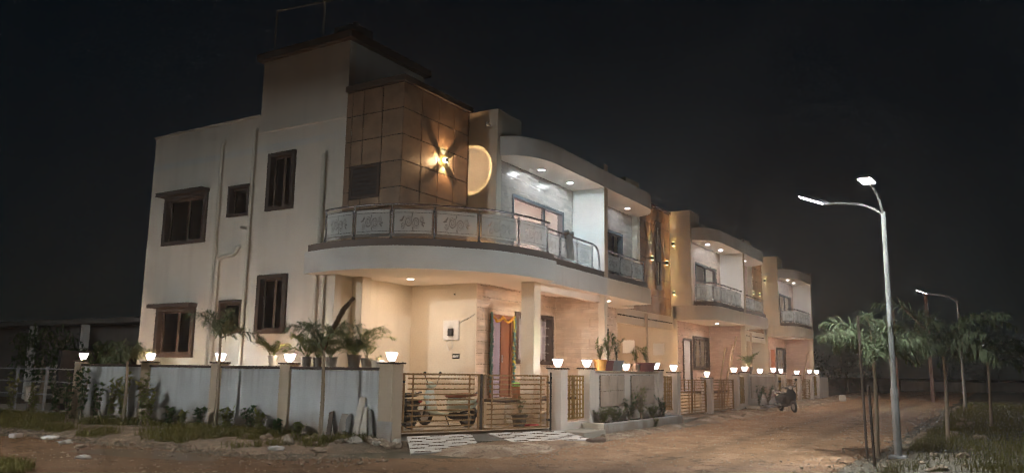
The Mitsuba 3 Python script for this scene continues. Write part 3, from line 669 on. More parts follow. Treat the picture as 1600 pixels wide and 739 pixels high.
# --- the other houses of the row
def box_front(h, lamps, strip=None):
    b = part(h, 'tile_block', bx(0.0, 2.8, 12.06, 12.26, 4.36, 8.3), 'grout')
    clad_face(b, 'y', 12.06, [0.0, 0.7, 1.4, 2.1, 2.8], [3.9 + .73 * k for k in range(7)])
    part(h, 'block_coping', bx(0, 2.86, 11.98, 12.3, 8.302, 8.4), 'brown_trim')
    part(h, 'porch_beam', bx(0.0, 3.14, 12.08, 12.28, 3.35, 4.355), 'cream_plaster')
    part(h, 'beam_groove', bx(0.2, 3.0, 12.055, 12.09, 3.62, 3.66), 'brown_trim')
    part(h, 'party_column', bx(0.0, .11, 12.02, 14.09, 0.1, 3.83), 'pillar_plaster')
    part(h, 'porch_ceiling', bx(0.0, 3.14, 12.29, 14.09, 3.84, 3.9), 'ceiling_paint')
    for x in lamps: updown(h, x, 12.04, 6.13, 1.2)
    if strip:
        s = part(h, 'pattern_window', ext(sbox(strip - .28, 4.9, strip + .28, 7.75).difference(unary_union([sbox(strip - .12, 5.12, strip + .12, 6.05), sbox(strip - .12, 6.6, strip + .12, 7.5)])), 'y', 11.985, 12.05), 'dark_wood')
        for z0, z1 in ((5.12, 6.05), (6.6, 7.5)): part(s, 'pane', bx(strip - .12, strip + .12, 12.03, 12.038, z0, z1), 'curtain_cloth')
def straight_balcony(h, x0, posts, top=SLAB_Z1):
    p = Polygon([(x0, 10.2), (7.7, 10.2), (7.7, 12.07), (0.0, 12.07), (0.0, 12.06), (2.75, 12.06), (2.75, 11.12), (x0, 11.12)])
    slab(h, Polygon([(x0 - .25, 10.2), (7.7, 10.2), (7.7, 11.92), (3.1, 11.92), (2.9, 11.35), (x0 - .25, 11.35)]), edge='cream_plaster')
    part(h, 'balcony_kerb', bx(x0 - .05, 7.58, 10.24, 10.4, SLAB_Z1 + .003, BAND_Z1), 'fascia_band')
    railing(h, [(7.5, 10.33), (x0 + .05, 10.33)], BAND_Z1, RAIL_Z - .12, posts)
def curved_balcony(h, tf):
    a = np.linspace(0, np.pi / 2, 14)
    arc = [(2.85 + 1.2 * (1 - math.cos(t)), 11.1 - 0.9 * math.sin(t)) for t in a]
    slab(h, Polygon(arc + [(7.7, 10.2), (7.7, 11.92), (3.1, 11.92), (2.85, 11.3)]), z0=SLAB_Z0 - .06, edge='cream_plaster', soffit='ceiling_paint')
    k = Polygon(arc + [(7.58, 10.2), (7.58, 11.3), (2.85, 11.3)])
    part(h, 'balcony_kerb', ext(k.buffer(-.04).difference(k.buffer(-.2)).intersection(sbox(2.5, 9, 7.5, 11.08)), 'z', SLAB_Z1 + .003, BAND_Z1), 'fascia_band')
    path = np.array([(2.98 + 1.08 * (1 - math.cos(t)), 11.05 - 0.72 * math.sin(t)) for t in a] + [(7.5, 10.33)])
    railing(h, path, BAND_Z1, RAIL_Z - .02, [0.005, .18, .36, .52, .66, .8, .97])
def planks(label, spots, group):
    for (x, y, lean, L) in spots:
        m = cbx(-.07, .07, -.018, .018, 0, L, .004)
        m.apply_transform(trimesh.transformations.rotation_matrix(-math.radians(lean), [1, 0, 0])); m.apply_transform(trimesh.transformations.rotation_matrix(rng.uniform(-.25, .1), [0, 1, 0]))
        m.apply_translation([x, y, .15]); single('plank', m, 'pale_wood', label.replace('long', ['leftmost long', 'second long', 'third long', 'rightmost long'][spots.index((x, y, lean, L))] if len(spots) > 2 else ['left long', 'right long'][spots.index((x, y, lean, L))]), 'plank', group)

M = xf(30.0, True)
B = thing('row_house', 'second house of the row, joined to the corner house, with a straight balcony', 'house', 'houses of the row')
house_core(B, 'stone_tile', 'grey_stone_tile')
box_front(B, (1.12,)); canopy(B, x0=2.95); straight_balcony(B, 4.38, [0.01, .34, .67, .985])
downlight(B, 6.1, 10.9, SLAB_Z0, PORCH_L, 4); downlight(B, 4.55, 10.86, CAN_Z0, CANOPY_L, 3)
downlight(B, 1.6, 13.0, 3.84, PORCH_L * .8, 3)
part(B, 'meter_board', bx(0.112, .15, 12.5, 13.0, 2.3, 2.8), 'white_plaster')
M = xf(30.0)
Ch = thing('row_house', 'third house of the row, with planks leaning in its pink porch', 'house', 'houses of the row')
house_core(Ch, 'pink_tile', 'pink_tile')
box_front(Ch, (0.54, 2.21), strip=1.3); canopy(Ch); curved_balcony(Ch, .3)
updown(Ch, 2.62, 11.9, 7.0, .5, .2); updown(Ch, 2.62, 11.9, 4.9, .5, .2)
downlight(Ch, 5.5, 10.9, SLAB_Z0 - .06, PORCH_L * .85, 2.5)
for x in (4.3, 6.2): downlight(Ch, x, 10.86, CAN_Z0, CANOPY_L * np.array([2.1, 1.35, 1.0]), 2)
dC = part(Ch, 'entrance_door', bx(DOOR[0], DOOR[2], 11.96, 12.02, .8, DOOR[3]), 'lilac_paint')
part(dC, 'frame', ext(sbox(*DOOR).difference(sbox(DOOR[0] + .09, DOOR[1] - .1, DOOR[2] - .09, DOOR[3] - .09)), 'y', 11.89, 11.955), 'dark_wood')
part(Ch, 'meter_board', bx(3.11, 3.148, 12.5, 13.0, 2.3, 2.8), 'white_plaster')
downlight(Ch, 1.6, 13.0, 3.84, PORCH_L * .6, 2)
M = xf(45.4, True)
D = thing('row_house', 'fourth house of the row, with a narrow straight balcony beside the shared wall', 'house', 'houses of the row')
house_core(D, 'pink_tile', 'pink_tile', tile_pieces=False)
box_front(D, (0.5, 1.7)); canopy(D, x0=2.95); straight_balcony(D, 3.9, [0.01, .5, .985])
downlight(D, 5.2, 10.86, CAN_Z0, CANOPY_L * np.array([2.1, 1.35, 1.0]), 1.2); downlight(D, 1.6, 13.0, 3.84, PORCH_L * .6, 1.2)
M = xf(45.4)
E_ = thing('row_house', 'last and farthest house of the row, with an orange door and a curved balcony', 'house', 'houses of the row')
house_core(E_, 'pink_tile', 'pink_tile', tile_pieces=False)
box_front(E_, (0.6, 2.0)); canopy(E_); curved_balcony(E_, .3)
part(E_, 'side_wall', bx(7.7, 7.85, 10.25, 21.7, 0.1, 7.9), 'cream_plaster')
updown(E_, 2.62, 11.9, 7.0, .4, .2)
downlight(E_, 5.2, 10.9, SLAB_Z0 - .06, PORCH_L * .8, 1.5)
for x in (4.2, 5.8): downlight(E_, x, 10.86, CAN_Z0, CANOPY_L * np.array([2.1, 1.35, 1.0]), 1.2)
dE = part(E_, 'entrance_door', bx(DOOR[0], DOOR[2], 11.96, 12.02, .8, DOOR[3]), 'orange_paint', label='orange wooden entrance door')
M = np.eye(4)
planks('long pale plank leaning in the pink tiled porch of the third house', [(35.4, 11.0, -12, 2.6), (36.0, 10.9, -14, 2.8), (36.6, 10.9, -10, 2.4), (37.0, 11.3, -16, 3.2)], 'planks leaning in the porch of the third house')
planks('long pale plank leaning in the porch of the last house', [(51.8, 10.9, -14, 3.0), (52.2, 11.0, -12, 2.6)], 'planks leaning in the porch of the last house')

# ------------------------------------------------------------------ boundary walls, pillars, lamps
def pillar(parent, x, y, w, d, z0, z1, mt, cap=True):
    k = part(parent, 'pillar', cbx(x - w / 2, x + w / 2, y - d / 2, y + d / 2, z0, z1, .012), mt)
    if cap: part(k, 'cap', cbx(x - w / 2 - .03, x + w / 2 + .03, y - d / 2 - .03, y + d / 2 + .03, z1 + .002, z1 + .035, .008), 'brown_trim')
    return k
def frustum(w0, w1, h, z0=0.0):
    v = [(-w0, -w0, z0), (w0, -w0, z0), (w0, w0, z0), (-w0, w0, z0), (-w1, -w1, z0 + h), (w1, -w1, z0 + h), (w1, w1, z0 + h), (-w1, w1, z0 + h)]
    return trimesh.convex.convex_hull(np.array(v, float))
def post_lamp(x, y, z, label, w=1.0, rz=0.0, group=None, k=1.0):
    t = thing('pillar_lamp', label, 'lamp', group)
    part(t, 'base', moved(lathe([(0.0, 0), (0.075, 0.0), (0.075, 0.014), (0.03, 0.03), (0.025, 0.055), (0.0, 0.055)], 14), x, y, z), 'black_metal')
    part(t, 'shade', moved(frustum(0.056, 0.096, 0.155, 0.05), x, y, z, rz + rng.uniform(-.25, .25)), 'lamp_diffuser', emitter=emit(POST_L * np.array([1, rng.uniform(.93, 1.06), rng.uniform(.82, 1.1)]) * k * rng.uniform(.8, 1.15), w))
    part(t, 'finial', moved(lathe([(0.05, 0.206), (0.035, 0.217), (0.0, 0.221)], 12), x, y, z, rz), 'black_metal')
BW = thing('boundary_wall', 'long pale blue side wall with beige pillars and brown coping beside the grass', 'wall')
PY = [22.95, 19.82, 16.97, 14.52]
ys = [23.1] + PY[1:] + [11.62]
for i in range(4):
    a, b = ys[i + 1] + (0.17 if i < 3 else 0), ys[i] - (0.17 if i > 0 else 0.3)
    part(BW, 'wall_panel', bx(13.66, 13.84, a, b, -0.1, 1.485), 'blue_plaster')
    part(BW, 'coping', cbx(13.60, 13.90, a + .002, b - .002, 1.487, 1.55, .01), 'brown_trim')
for y in PY: pillar(BW, 13.74, y, 0.30, 0.335, -0.1, 1.60, 'pillar_plaster')
GP = thing('gate_pillar', 'thick beige gate pillar at the end of the blue side wall', 'pillar')
part(GP, 'pillar', cbx(13.57, 13.93, 11.22, 11.61, -0.12, 1.63, .012), 'pillar_plaster'); part(GP, 'cap', cbx(13.53, 13.97, 11.18, 11.65, 1.632, 1.665, .008), 'brown_trim')
part(GP, 'skirting', bx(13.562, 13.60, 11.21, 11.62, -0.12, 0.42), 'blue_plaster', label='lower part painted pale blue')
for y, z, lb in ((PY[0], 1.637, 'glowing lamp on the farthest pillar of the side wall, next to the dark yard'), (PY[1], 1.637, 'glowing lamp half hidden by palm leaves on the second pillar of the side wall'),
                 (PY[2], 1.637, 'glowing cup lamp on the side wall pillar behind the slender young palm'), (PY[3], 1.637, 'glowing cup lamp on the side wall pillar left of the potted plants')):
    post_lamp(13.74, y, z, lb, 1.5, k=0.75 if y > 19 else 1.0)
post_lamp(13.75, 11.42, 1.667, 'glowing cup lamp on the thick pillar left of the double gate', 1.8)

def bar(p0, p1, w, d=None):
    return tube([p0, p1], w, 4)
def rbar(p0, p1, w, h):
    """rectangular bar between two points: w across (horizontal), h in the other direction"""
    p0, p1 = np.array(p0, float), np.array(p1, float); t = p1 - p0; L = np.linalg.norm(t); t /= L
    up = np.array([0, 0, 1.0]) if abs(t[2]) < .9 else np.array([.92, -.38, 0.0])
    a = np.cross(t, up); a /= np.linalg.norm(a); b = np.cross(a, t)
    m = trimesh.creation.box(extents=[L, w, h]); X = np.eye(4); X[:3, 0], X[:3, 1], X[:3, 2], X[:3, 3] = t, a, b, (p0 + p1) / 2
    if np.linalg.det(X[:3, :3]) < 0: X[:3, 1] *= -1
    m.apply_transform(X); return m
def gate_leaf(g, p0, p1, z0, z1, mt='bronze', nb=10, free=0, vs=(.13, .87)):
    """one leaf from p0 (hinge) to p1 (meeting stile)"""
    p0, p1 = np.array(p0, float), np.array(p1, float)
    P = lambda s, z: np.r_[p0 + (p1 - p0) * s, z]
    L = np.linalg.norm(p1 - p0)
    fr = cat_([rbar(P(0, z0 + .02), P(1, z0 + .02), .04, .04), rbar(P(0, z1 - .02), P(1, z1 - .02), .04, .04), rbar(P(.02 / L, z0 + .04), P(.02 / L, z1 - .04), .04, .04), rbar(P(1 - .02 / L, z0 + .04), P(1 - .02 / L, z1 - .04), .04, .04)])
    lf = part(g, 'leaf', fr, mt)
    n = np.array([-(p1 - p0)[1], (p1 - p0)[0], 0]) / L * 0.028
    for s in vs: part(lf, 'upright', rbar(P(s, z0 + .04) + n, P(s, z1 - .04) + n, .03, .03), mt)
    for i in range(nb):
        z = z0 + (z1 - z0) * (i + 1) / (nb + 1)
        part(lf, 'bar', rbar(P(vs[0] - .07, z), P(vs[1] + .06, z), .022, .032), mt)
    return lf
GA, GB = np.array([13.86, 11.30]), np.array([17.86, 9.68])
gm = (GA + GB) / 2
gt = thing('double_gate', 'wide bronze double gate of horizontal bars closing the corner porch', 'gate')
gd = (GB - GA) / np.linalg.norm(GB - GA)
gate_leaf(gt, GA + gd * .12, gm - gd * .02, 0.17, 1.44)
gate_leaf(gt, GB - gd * .12, gm + gd * .06, 0.17, 1.43)
part(gt, 'meeting_stile', rbar(np.r_[gm + gd * .02, .17], np.r_[gm + gd * .02, 1.44], .07, .05), 'dark_wood')
for e, s in ((GA, 1), (GB, -1)):
    part(gt, 'hinge_post', rbar(np.r_[e + gd * .045 * s, .05], np.r_[e + gd * .045 * s, 1.5], .035, .035), 'black_metal')
    for z in (.35, 1.25): part(gt, 'hinge', rbar(np.r_[e + gd * .03 * s, z], np.r_[e + gd * .16 * s, z], .05, .05), 'black_metal')
def wicket(x0, x1, z0, z1, label, y=9.65):
    g = thing('side_gate', label, 'gate', None)
    fr = sbox(x0, z0, x1, z1).difference(sbox(x0 + .035, z0 + .035, x1 - .035, z1 - .035)).union(sbox((x0 + x1) / 2 - .06, z0, (x0 + x1) / 2 + .06, z1).difference(sbox((x0 + x1) / 2 - .02, z0 + .1, (x0 + x1) / 2 + .02, z1 - .1)))
    part(g, 'frame', ext(fr, 'y', y - .02, y + .02), 'gold_metal')
    h = (x1 - x0 - .07 - .12) / 2
    for q in (x0 + .035, (x0 + x1) / 2 + .06):
        for k in (1, 2): part(g, 'upright', bx(q + h * k / 3 - .018, q + h * k / 3 + .018, y - .018, y + .018, z0 + .036, z1 - .036), 'gold_metal')
    n = max(6, int((z1 - z0) / .115))
    for i in range(1, n):
        z = z0 + (z1 - z0) * i / n
        part(g, 'bar', bx(x0 + .035, x1 - .035, y - .012, y + .024, z - .016, z + .016), 'gold_metal')
    part(g, 'hinge', bx(x0 - .03, x0 + .03, y - .04, y - .021, z1 - .3, z1 - .24), 'black_metal')
def front_run(o, far):
    """boundary of one pair of houses: side gate, wall with panels and planter, side gate; o = shift along the street"""
    zf = GZ(20 + o) - .05
    nm = 'pair of houses at the corner' if not far else 'farther pair of houses'
    w = thing('front_wall', 'grey front wall with brown tile panels behind the planter of the corner house' if not far else 'front wall with a dark panel behind the planter past the parked scooter', 'wall')
    part(w, 'wall_panel', bx(19.95 + o, 24.62 + o, 9.56, 9.76, zf, 1.52), 'front_plaster')
    part(w, 'coping', cbx(19.9 + o, 25.0 + o, 9.5, 9.82, 1.523, 1.565, .008), 'pillar_plaster')
    if not far:
        for a0, a1 in ((20.35, 22.0), (22.5, 24.35)):
            bk = part(w, 'tile_panel', bx(a0, a1, 9.535, 9.558, .58, 1.45), 'dark_joint')
            n = 3
            for i in range(n):
                for j in range(2):
                    part(bk, 'tile', bx(a0 + .012 + (a1 - a0 - .012) * i / n, a0 - .012 + (a1 - a0 - .012) * (i + 1) / n, 9.522 - rng.uniform(0, .003), 9.536, .592 + .43 * j, 1.01 + .43 * j), 'wall_panel_tile')
    else:
        part(w, 'tile_panel', bx(20.3 + o, 24.5 + o, 9.53, 9.558, .5, 1.45), 'wall_panel_tile')
    for x in (19.75, 24.8): pillar(w, x + o, 9.65, .34, .36, zf, 1.60, 'front_plaster')
    part(w, 'sill', bx(18.32 + o, 19.57 + o, 9.58, 9.76, zf, .30 + zf * .3), 'front_plaster'); part(w, 'sill', bx(24.98 + o, 26.22 + o, 9.58, 9.76, zf, .30 + zf * .3), 'front_plaster')
    wicket(18.36 + o, 19.54 + o, .33, 1.43, 'narrow golden lattice gate right of the double gate' if not far else 'narrow golden lattice gate left of the far planter')
    wicket(25.0 + o, 26.18 + o, .33, 1.43, 'narrow golden lattice gate right of the near planter' if not far else 'narrow golden lattice gate behind the parked scooter')
    pl = thing('planter', 'long low pale blue planter full of bushes along the street' if not far else 'low planter at the far front wall behind the parked scooter', 'planter')
    z0, z1 = FRONT(20 + o, 8.9) - .2, .24 + max(0, zf)
    x0, x1 = 19.2 + o, 24.8 + o
    part(pl, 'front', cbx(x0, x1, 8.78, 8.9, z0, z1, .01), 'blue_plaster'); part(pl, 'end', cbx(x0, x0 + .12, 8.902, 9.5, z0, z1 - .002, .01), 'cream_plaster'); part(pl, 'end', cbx(x1 - .12, x1, 8.902, 9.5, z0, z1 - .002, .01), 'blue_plaster')
    part(pl, 'soil', bx(x0 + .12, x1 - .12, 8.9, 9.55, z0, z1 - .06), 'pot_soil')
front_run(0, False); front_run(15.4, True)
fp = thing('gate_pillar', 'grey gate pillar between the double gate and the narrow lattice gate', 'pillar'); pillar(fp, 18.12, 9.66, .36, .38, -.15, 1.58, 'front_plaster')
post_lamp(18.12, 9.66, 1.617, 'glowing bowl lamp on the pillar right of the double gate', 1.8)
post_lamp(19.75, 9.65, 1.637, 'glowing bowl lamp beside the orange flower pot', 1.6)
post_lamp(22.42, 9.66, 1.567, 'glowing bowl lamp in the middle of the near front wall between the flower pots', 1.4)
post_lamp(24.80, 9.65, 1.637, 'glowing bowl lamp on the right end pillar of the near front wall', 1.2)
RP = [(26.42, 'second house gate pillar beside its narrow lattice gate', 'glowing bowl lamp just left of the gate of the second house', 1.58), (30.0, 'pillar between the gates of the second and third houses', 'lowest glowing bowl lamp, between the gates of the second and third houses', 1.40),
      (33.55, 'gate pillar at the right of the third house gate', 'glowing bowl lamp on the pillar right of the third house gate', 1.58), (41.75, 'gate pillar at the left of the fourth house gate', 'glowing lamp on the gate pillar just past the parked scooter', 1.6),
      (45.3, 'pillar between the gates of the fourth and last houses', 'glowing lamp on the pillar between the last two gates', 1.55), (48.6, 'gate pillar right of the last gate', 'second last glowing lamp of the row', 1.62), (50.6, 'end pillar of the row of gates', 'last glowing lamp at the far end of the row', 1.62)]
for x, pl_, ll, z in RP:
    p = thing('gate_pillar', pl_, 'pillar'); pillar(p, x, 9.65, .32, .36, GZ(x) - .1, z - .04, 'front_plaster'); post_lamp(x, 9.65, z, ll, .9 if x < 35 else .5)
for x, ll in ((35.15, 'glowing lamp on the left end pillar of the far front wall'), (37.7, 'glowing lamp in the middle of the far front wall'), (40.2, 'glowing lamp on the right end pillar of the far front wall')): post_lamp(x, 9.65, 1.637 if x != 37.7 else 1.57, ll, .6)
wicket(48.85, 50.35, .4, 1.5, 'narrow golden lattice gate at the far end of the row')
for a, b, lb in ((26.62, 29.82, 'bronze double gate of the second house'), (30.18, 33.37, 'bronze double gate of the third house'), (41.95, 45.1, 'bronze double gate of the fourth house'), (45.5, 48.4, 'bronze double gate of the last house')):
    g = thing('double_gate', lb + (', pale porch behind' if a < 40 else ' far along the row'), 'gate'); z = GZ(a) + .16; mid = (a + b) / 2
    gate_leaf(g, (a, 9.65), (mid - .02, 9.65), z, 1.32); gate_leaf(g, (b, 9.65), (mid + .02, 9.65), z, 1.32)
ew = thing('front_wall', 'short plain end wall beyond the last gate', 'wall'); part(ew, 'wall_panel', bx(50.78, 53.6, 9.56, 9.76, 0, 1.45), 'front_plaster')

# ------------------------------------------------------------------ paving in front of the corner gate
def apron(label, s0, s1, t0, t1, skew):
    a = thing('tiled_apron', label, 'paving')
    nrm = np.array([-gd[1], gd[0]]); nrm = nrm if nrm @ [-1, -1] > 0 else -nrm
    zt = lambda t: 0.13 - 0.185 * (t - .15) / 1.5
    def quad(sa, sb, ta, tb, up, mt, nm):
        pts = []
        for s_, t in ((sa, ta), (sb, ta), (sb, tb), (sa, tb)):
            q = GA + gd * (s_ + skew * (t - t0)) + nrm * t; pts.append((*q, zt(t) + up))
        lo = [(p[0], p[1], p[2] - .05 - up) for p in pts]
        part(a, nm, trimesh.convex.convex_hull(np.array(pts + lo)), mt)
    quad(s0, s1, t0, t1, -.012, 'concrete', 'bed')
    rows = int(round((t1 - t0) / .15)); h = (t1 - t0) / rows
    for r in range(rows):
        s = s0 - (.47 if r % 2 else 0.0) - (.12 if r % 4 > 1 else 0); k = 0
        while s < s1:
            L, mt = ((.38, 'brown_brick') if k % 2 else (.56, 'white_tile'))
            a_, b_ = max(s, s0), min(s + L, s1)
            if b_ - a_ > .05:
                if mt == 'brown_brick':
                    quad(a_ + .004, b_ - .004, t0 + r * h + h * .22, t0 + (r + 1) * h - h * .22, rng.uniform(0, .003), mt, 'brick')
                    quad(a_ + .004, b_ - .004, t0 + r * h + .003, t0 + r * h + h * .2, rng.uniform(0, .003), 'white_tile', 'tile'); quad(a_ + .004, b_ - .004, t0 + (r + 1) * h - h * .2, t0 + (r + 1) * h - .003, rng.uniform(0, .003), 'white_tile', 'tile')
                else: quad(a_ + .004, b_ - .004, t0 + r * h + .003, t0 + (r + 1) * h - .003, rng.uniform(0, .003), mt, 'tile')
            s += L; k += 1
apron('white and brown tiled ramp in front of the left leaf of the double gate', .10, 1.75, .28, 1.75, -.50)
apron('white and brown tiled ramp in front of the right leaf of the double gate', 2.2, 4.35, .28, 1.4, .02)
single('door_step', cbx(17.75, 19.0, 8.75, 9.45, -.16, .10, .015), 'concrete', 'pale concrete step in front of the narrow lattice gate by the double gate', 'step')
single('door_step', cbx(24.95, 26.3, 8.8, 9.45, -.16, .12, .015), 'concrete', 'concrete step beyond the right end of the near planter', 'step')
single('stone_block', cbx(17.2, 17.95, 8.25, 8.45, -.13, -.0, .03), 'brown_brick', 'dark stone block lying in front of the concrete step', 'block')
for i, (y, w, h, lean, mt, lb) in enumerate(((12.85, .13, .62, 20, 'dark_wood', 'thin dark slab leaning on the blue wall, leftmost of the heap'), (12.55, .26, .55, 14, 'grey_pot', 'broad grey slab leaning on the blue wall'), (12.3, .16, .58, 18, 'dark_plaster', 'dark slab leaning between pale ones on the blue wall'),
                                     (12.1, .17, .95, 12, 'white_pot', 'tallest narrow board leaning on the blue wall'), (11.85, .2, .75, 16, 'white_pot', 'white slab leaning nearest to the gate pillar'), (11.68, .14, .7, 10, 'dark_plaster', 'narrow dark board leaning right at the gate pillar'))):
    m = cbx(-.02, .02, -w / 2, w / 2, 0, h, .005); m.apply_transform(trimesh.transformations.rotation_matrix(math.radians(lean), [0, 1, 0])); m.apply_transform(trimesh.transformations.rotation_matrix(rng.uniform(-.3, .1), [1, 0, 0]))
    m.apply_translation([13.62 - h * math.sin(math.radians(lean)), y, SIDE(13.4, y) - .02]); single('slab', m, mt, lb, 'slab')
def rock(r, flat=.6, seed=0):
    m = trimesh.creation.icosphere(2, r); n = meshkit.fbm(m.vertices / r * 1.6 + seed * 7.7, 3); m.vertices *= (0.25 + 1.5 * n)[:, None]; m.vertices[:, 2] *= flat; return m
for i in range(26):
    x, y = (13.35 + rng.uniform(-.5, .15), 11.1 + rng.uniform(-.5, .9)) if i < 14 else (12.6 + rng.uniform(-.6, .5), 12.6 + rng.uniform(-1.0, 1.6))
    single('rubble_stone', moved(rock(rng.uniform(.05, .14), .7, i), x, y, SIDE(x, y) + .03, rng.uniform(0, 6)), 'pale_stone' if i % 3 else 'concrete', 'lump of rubble at the foot of the thick gate pillar', 'stone', 'rubble at the gate pillar')
for i in range(60):
    x = rng.uniform(16.5, 46); y = 8.35 + rng.uniform(-.3, .7)
    if 19.0 < x < 25 and y > 8.6: continue
    single('stone', moved(rock(rng.uniform(.03, .09), .55, i + 40), x, y, FRONT(x, y) + .01, rng.uniform(0, 6)), 'pale_stone', 'small pale stone scattered along the street side of the gates', 'stone', 'stones along the gates')
for i in range(46):
    x = rng.uniform(15, 50); y = 2.2 - abs(rng.gauss(0, .8))
    single('stone', moved(rock(rng.uniform(.04, .14), .6, i + 140), x, y, RIGHT(x, y) + .02, rng.uniform(0, 6)), 'pale_stone', 'pale stone on the rough right edge of the street', 'stone', 'stones on the right verge')
for x, y, r, lb in ((10.25, 18.1, .16, 'crumpled whitish bag on the grass edge at far left'), (9.9, 16.9, .13, 'flat whitish scrap at the edge of the muddy lane'), (8.5, 13.9, .13, 'whitish scrap lying beside the puddle nearest the camera'), (9.6, 15.8, .12, 'pale scrap half in the puddle'), (11.4, 12.3, .16, 'white broken tile by the palm trunk'), (11.9, 11.6, .15, 'pinkish broken board near the palm trunk')):
    single('litter', moved(rock(r, .35, int(x * 10)), x, y, max(GZ(x), SIDE(x, y) if x > 9.3 else -9) + .02, x), 'white_litter' if 'whit' in lb else 'pale_stone', lb, 'litter')
single('packet', moved(cbx(-.13, .13, -.08, .08, 0, .09, .01), 9.98, 18.95, max(GZ(9.98), SIDE(9.98, 18.95)), .4), 'white_litter', 'small pale bluish packet lying on the ground at the far left edge', 'litter')
single('packet', moved(cbx(-.2, .2, -.16, .16, 0, .34, .02), 49.5, 8.1, GZ(49), .3), 'white_litter', 'white sack standing at the far end of the street', 'litter')

GV, GF = [], []
tet = trimesh.creation.icosphere(0, 1.0)
for i in range(7000):
    if i > 5200: x = 8 + 36 * rng.random() ** 1.6; y = (2.6 + 5.6 * rng.random()) if x > 11 else rng.uniform(3, 16); z = GZ(x)
    elif i % 3 == 0: x = 13.5 + 34 * rng.random() ** 1.5; y = 8.3 + rng.gauss(0, .45); z = FRONT_Z(x, y)
    elif i % 3 == 1: x = 14 + 30 * rng.random() ** 1.5; y = 2.2 + rng.gauss(0, .5); z = GZ(x) + .03
    else: y = 9.5 + 14 * rng.random(); x = 10.7 + rng.gauss(0, .5); z = GZ(x) + .02
    r = .012 + .03 * rng.random() ** 3
    GV.append(tet.vertices * np.array([r, r * rng.uniform(.6, 1), r * .6]) * nrg.uniform(.7, 1.3, (12, 1)) + np.array([x, y, z])); GF.append(tet.faces + 12 * i)
struct('gravel', trimesh.Trimesh(np.vstack(GV), np.vstack(GF), process=False), 'pale_stone', 'loose gravel strewn along the edges of the street', kind='stuff')

# ------------------------------------------------------------------ plants
def leaf_strip(p0, d, L, w, droop, nseg=3, up=(0, 0, 1)):
    """a pointed leaf as a bent strip with a fold"""
    d = np.array(d, float); d /= np.linalg.norm(d); s = np.cross(d, up); n = np.linalg.norm(s)
    s = s / n if n > 1e-3 else np.array([1.0, 0, 0])
    v = []; p = np.array(p0, float); dd = d.copy()
    ws = [.25, 1.0, .75, 0.04] if nseg == 3 else np.r_[.2, np.sin(np.linspace(.6, 3.05, nseg))]
    for i in range(nseg + 1):
        v += [p - s * w * ws[i] * .5, p + s * w * ws[i] * .5]
        p = p + dd * L / nseg; dd = dd - np.array([0, 0, droop / nseg]); dd /= np.linalg.norm(dd)
    f = []
    for i in range(nseg): f += [[2 * i, 2 * i + 1, 2 * i + 3], [2 * i, 2 * i + 3, 2 * i + 2]]
    return np.array(v), np.array(f)
class Leaves:
    def __init__(self): self.v, self.f, self.n = [], [], 0
    def add(self, vf):
        self.v.append(vf[0]); self.f.append(vf[1] + self.n); self.n += len(vf[0])
    def mesh(self): return trimesh.Trimesh(np.vstack(self.v), np.vstack(self.f), process=False)
def frond(lv, stems, base, az, elev, L, droop, nl, ll, lw, plume=False, r=.012):
    pts = []; p = np.array(base, float); e = elev
    n = 14
    for i in range(n + 1):
        pts.append(p.copy()); d = np.array([math.cos(az) * math.cos(e), math.sin(az) * math.cos(e), math.sin(e)])
        p = p + d * L / n; e -= droop / n * (0.5 + i / n)
    pts = np.array(pts); stems.append(tube(pts, np.linspace(r, r * .3, n + 1), 5))
    for k in range(nl):
        t = .18 + .82 * k / nl; q = t * n; i = min(int(q), n - 1); pos = pts[i] + (pts[i + 1] - pts[i]) * (q - i)
        tang = pts[i + 1] - pts[i]; tang /= np.linalg.norm(tang); sd = np.cross(tang, [0, 0, 1.0]); sd /= np.linalg.norm(sd) + 1e-9; upv = np.cross(sd, tang)
        size = math.sin(math.pi * (.12 + .8 * t)) ** .6
        for s_ in (-1, 1):
            a = rng.uniform(-.25, .5) if not plume else rng.uniform(-1.0, 1.1)
            d = tang * rng.uniform(.55, .9) + (sd * s_ * math.cos(a) + upv * math.sin(a)) * 1.0
            lv.add(leaf_strip(pos, d, ll * size * rng.uniform(.8, 1.15), lw * rng.uniform(.8, 1.15), rng.uniform(.9, 2.2) if plume else rng.uniform(.5, 1.3)))
def palm(name, label, group, x, y, z, h, nf, L, matn='palm_leaf', lean=(0, 0), az0=0.0, ll=.3, r0=.05, elev=(.45, 1.25), droop=(1.0, 1.7), nl=22, lw=.036):
    t = thing(name, label, 'tree', group)
    top = np.array([x + lean[0], y + lean[1], z + h])
    tp = [np.array([x, y, z - .1]) + (top - np.array([x, y, z - .1])) * s + np.array([math.sin(s * 5) * .025, math.cos(s * 4) * .02, 0]) for s in np.linspace(0, 1, 9)]
    part(t, 'trunk', tube(tp, np.linspace(r0, r0 * .62, 9), 8), 'bark', smooth=True)
    for i in range(nf):
        lv, st = Leaves(), []
        az = az0 + i * 2 * math.pi / nf + rng.uniform(-.45, .45)
        e = rng.uniform(*elev) if i % 4 else 1.35
        frond(lv, st, tp[-1] + np.array([0, 0, -.03]), az, e, L * rng.uniform(.6, 1.15), rng.uniform(*droop), nl, ll, lw, plume=True)
        k = part(t, 'frond', lv.mesh(), matn); part(k, 'stalk', cat_(st), 'dry_leaf' if i % 3 == 0 else matn)
    return t, tp[-1]
palm('palm_tree', 'slender young palm on the verge in front of the second window bay', None, 13.0, 16.1, SIDE(13.0, 16.1), 2.2, 11, 1.1, az0=.3, ll=.36, nl=30, lw=.026)
t2, tp2 = palm('palm_tree', 'young palm with a dead upright leaf, nearest to the gate', None, 12.75, 12.45, SIDE(12.75, 12.45), 1.9, 9, 1.05, az0=.1, ll=.36, nl=30, lw=.026)
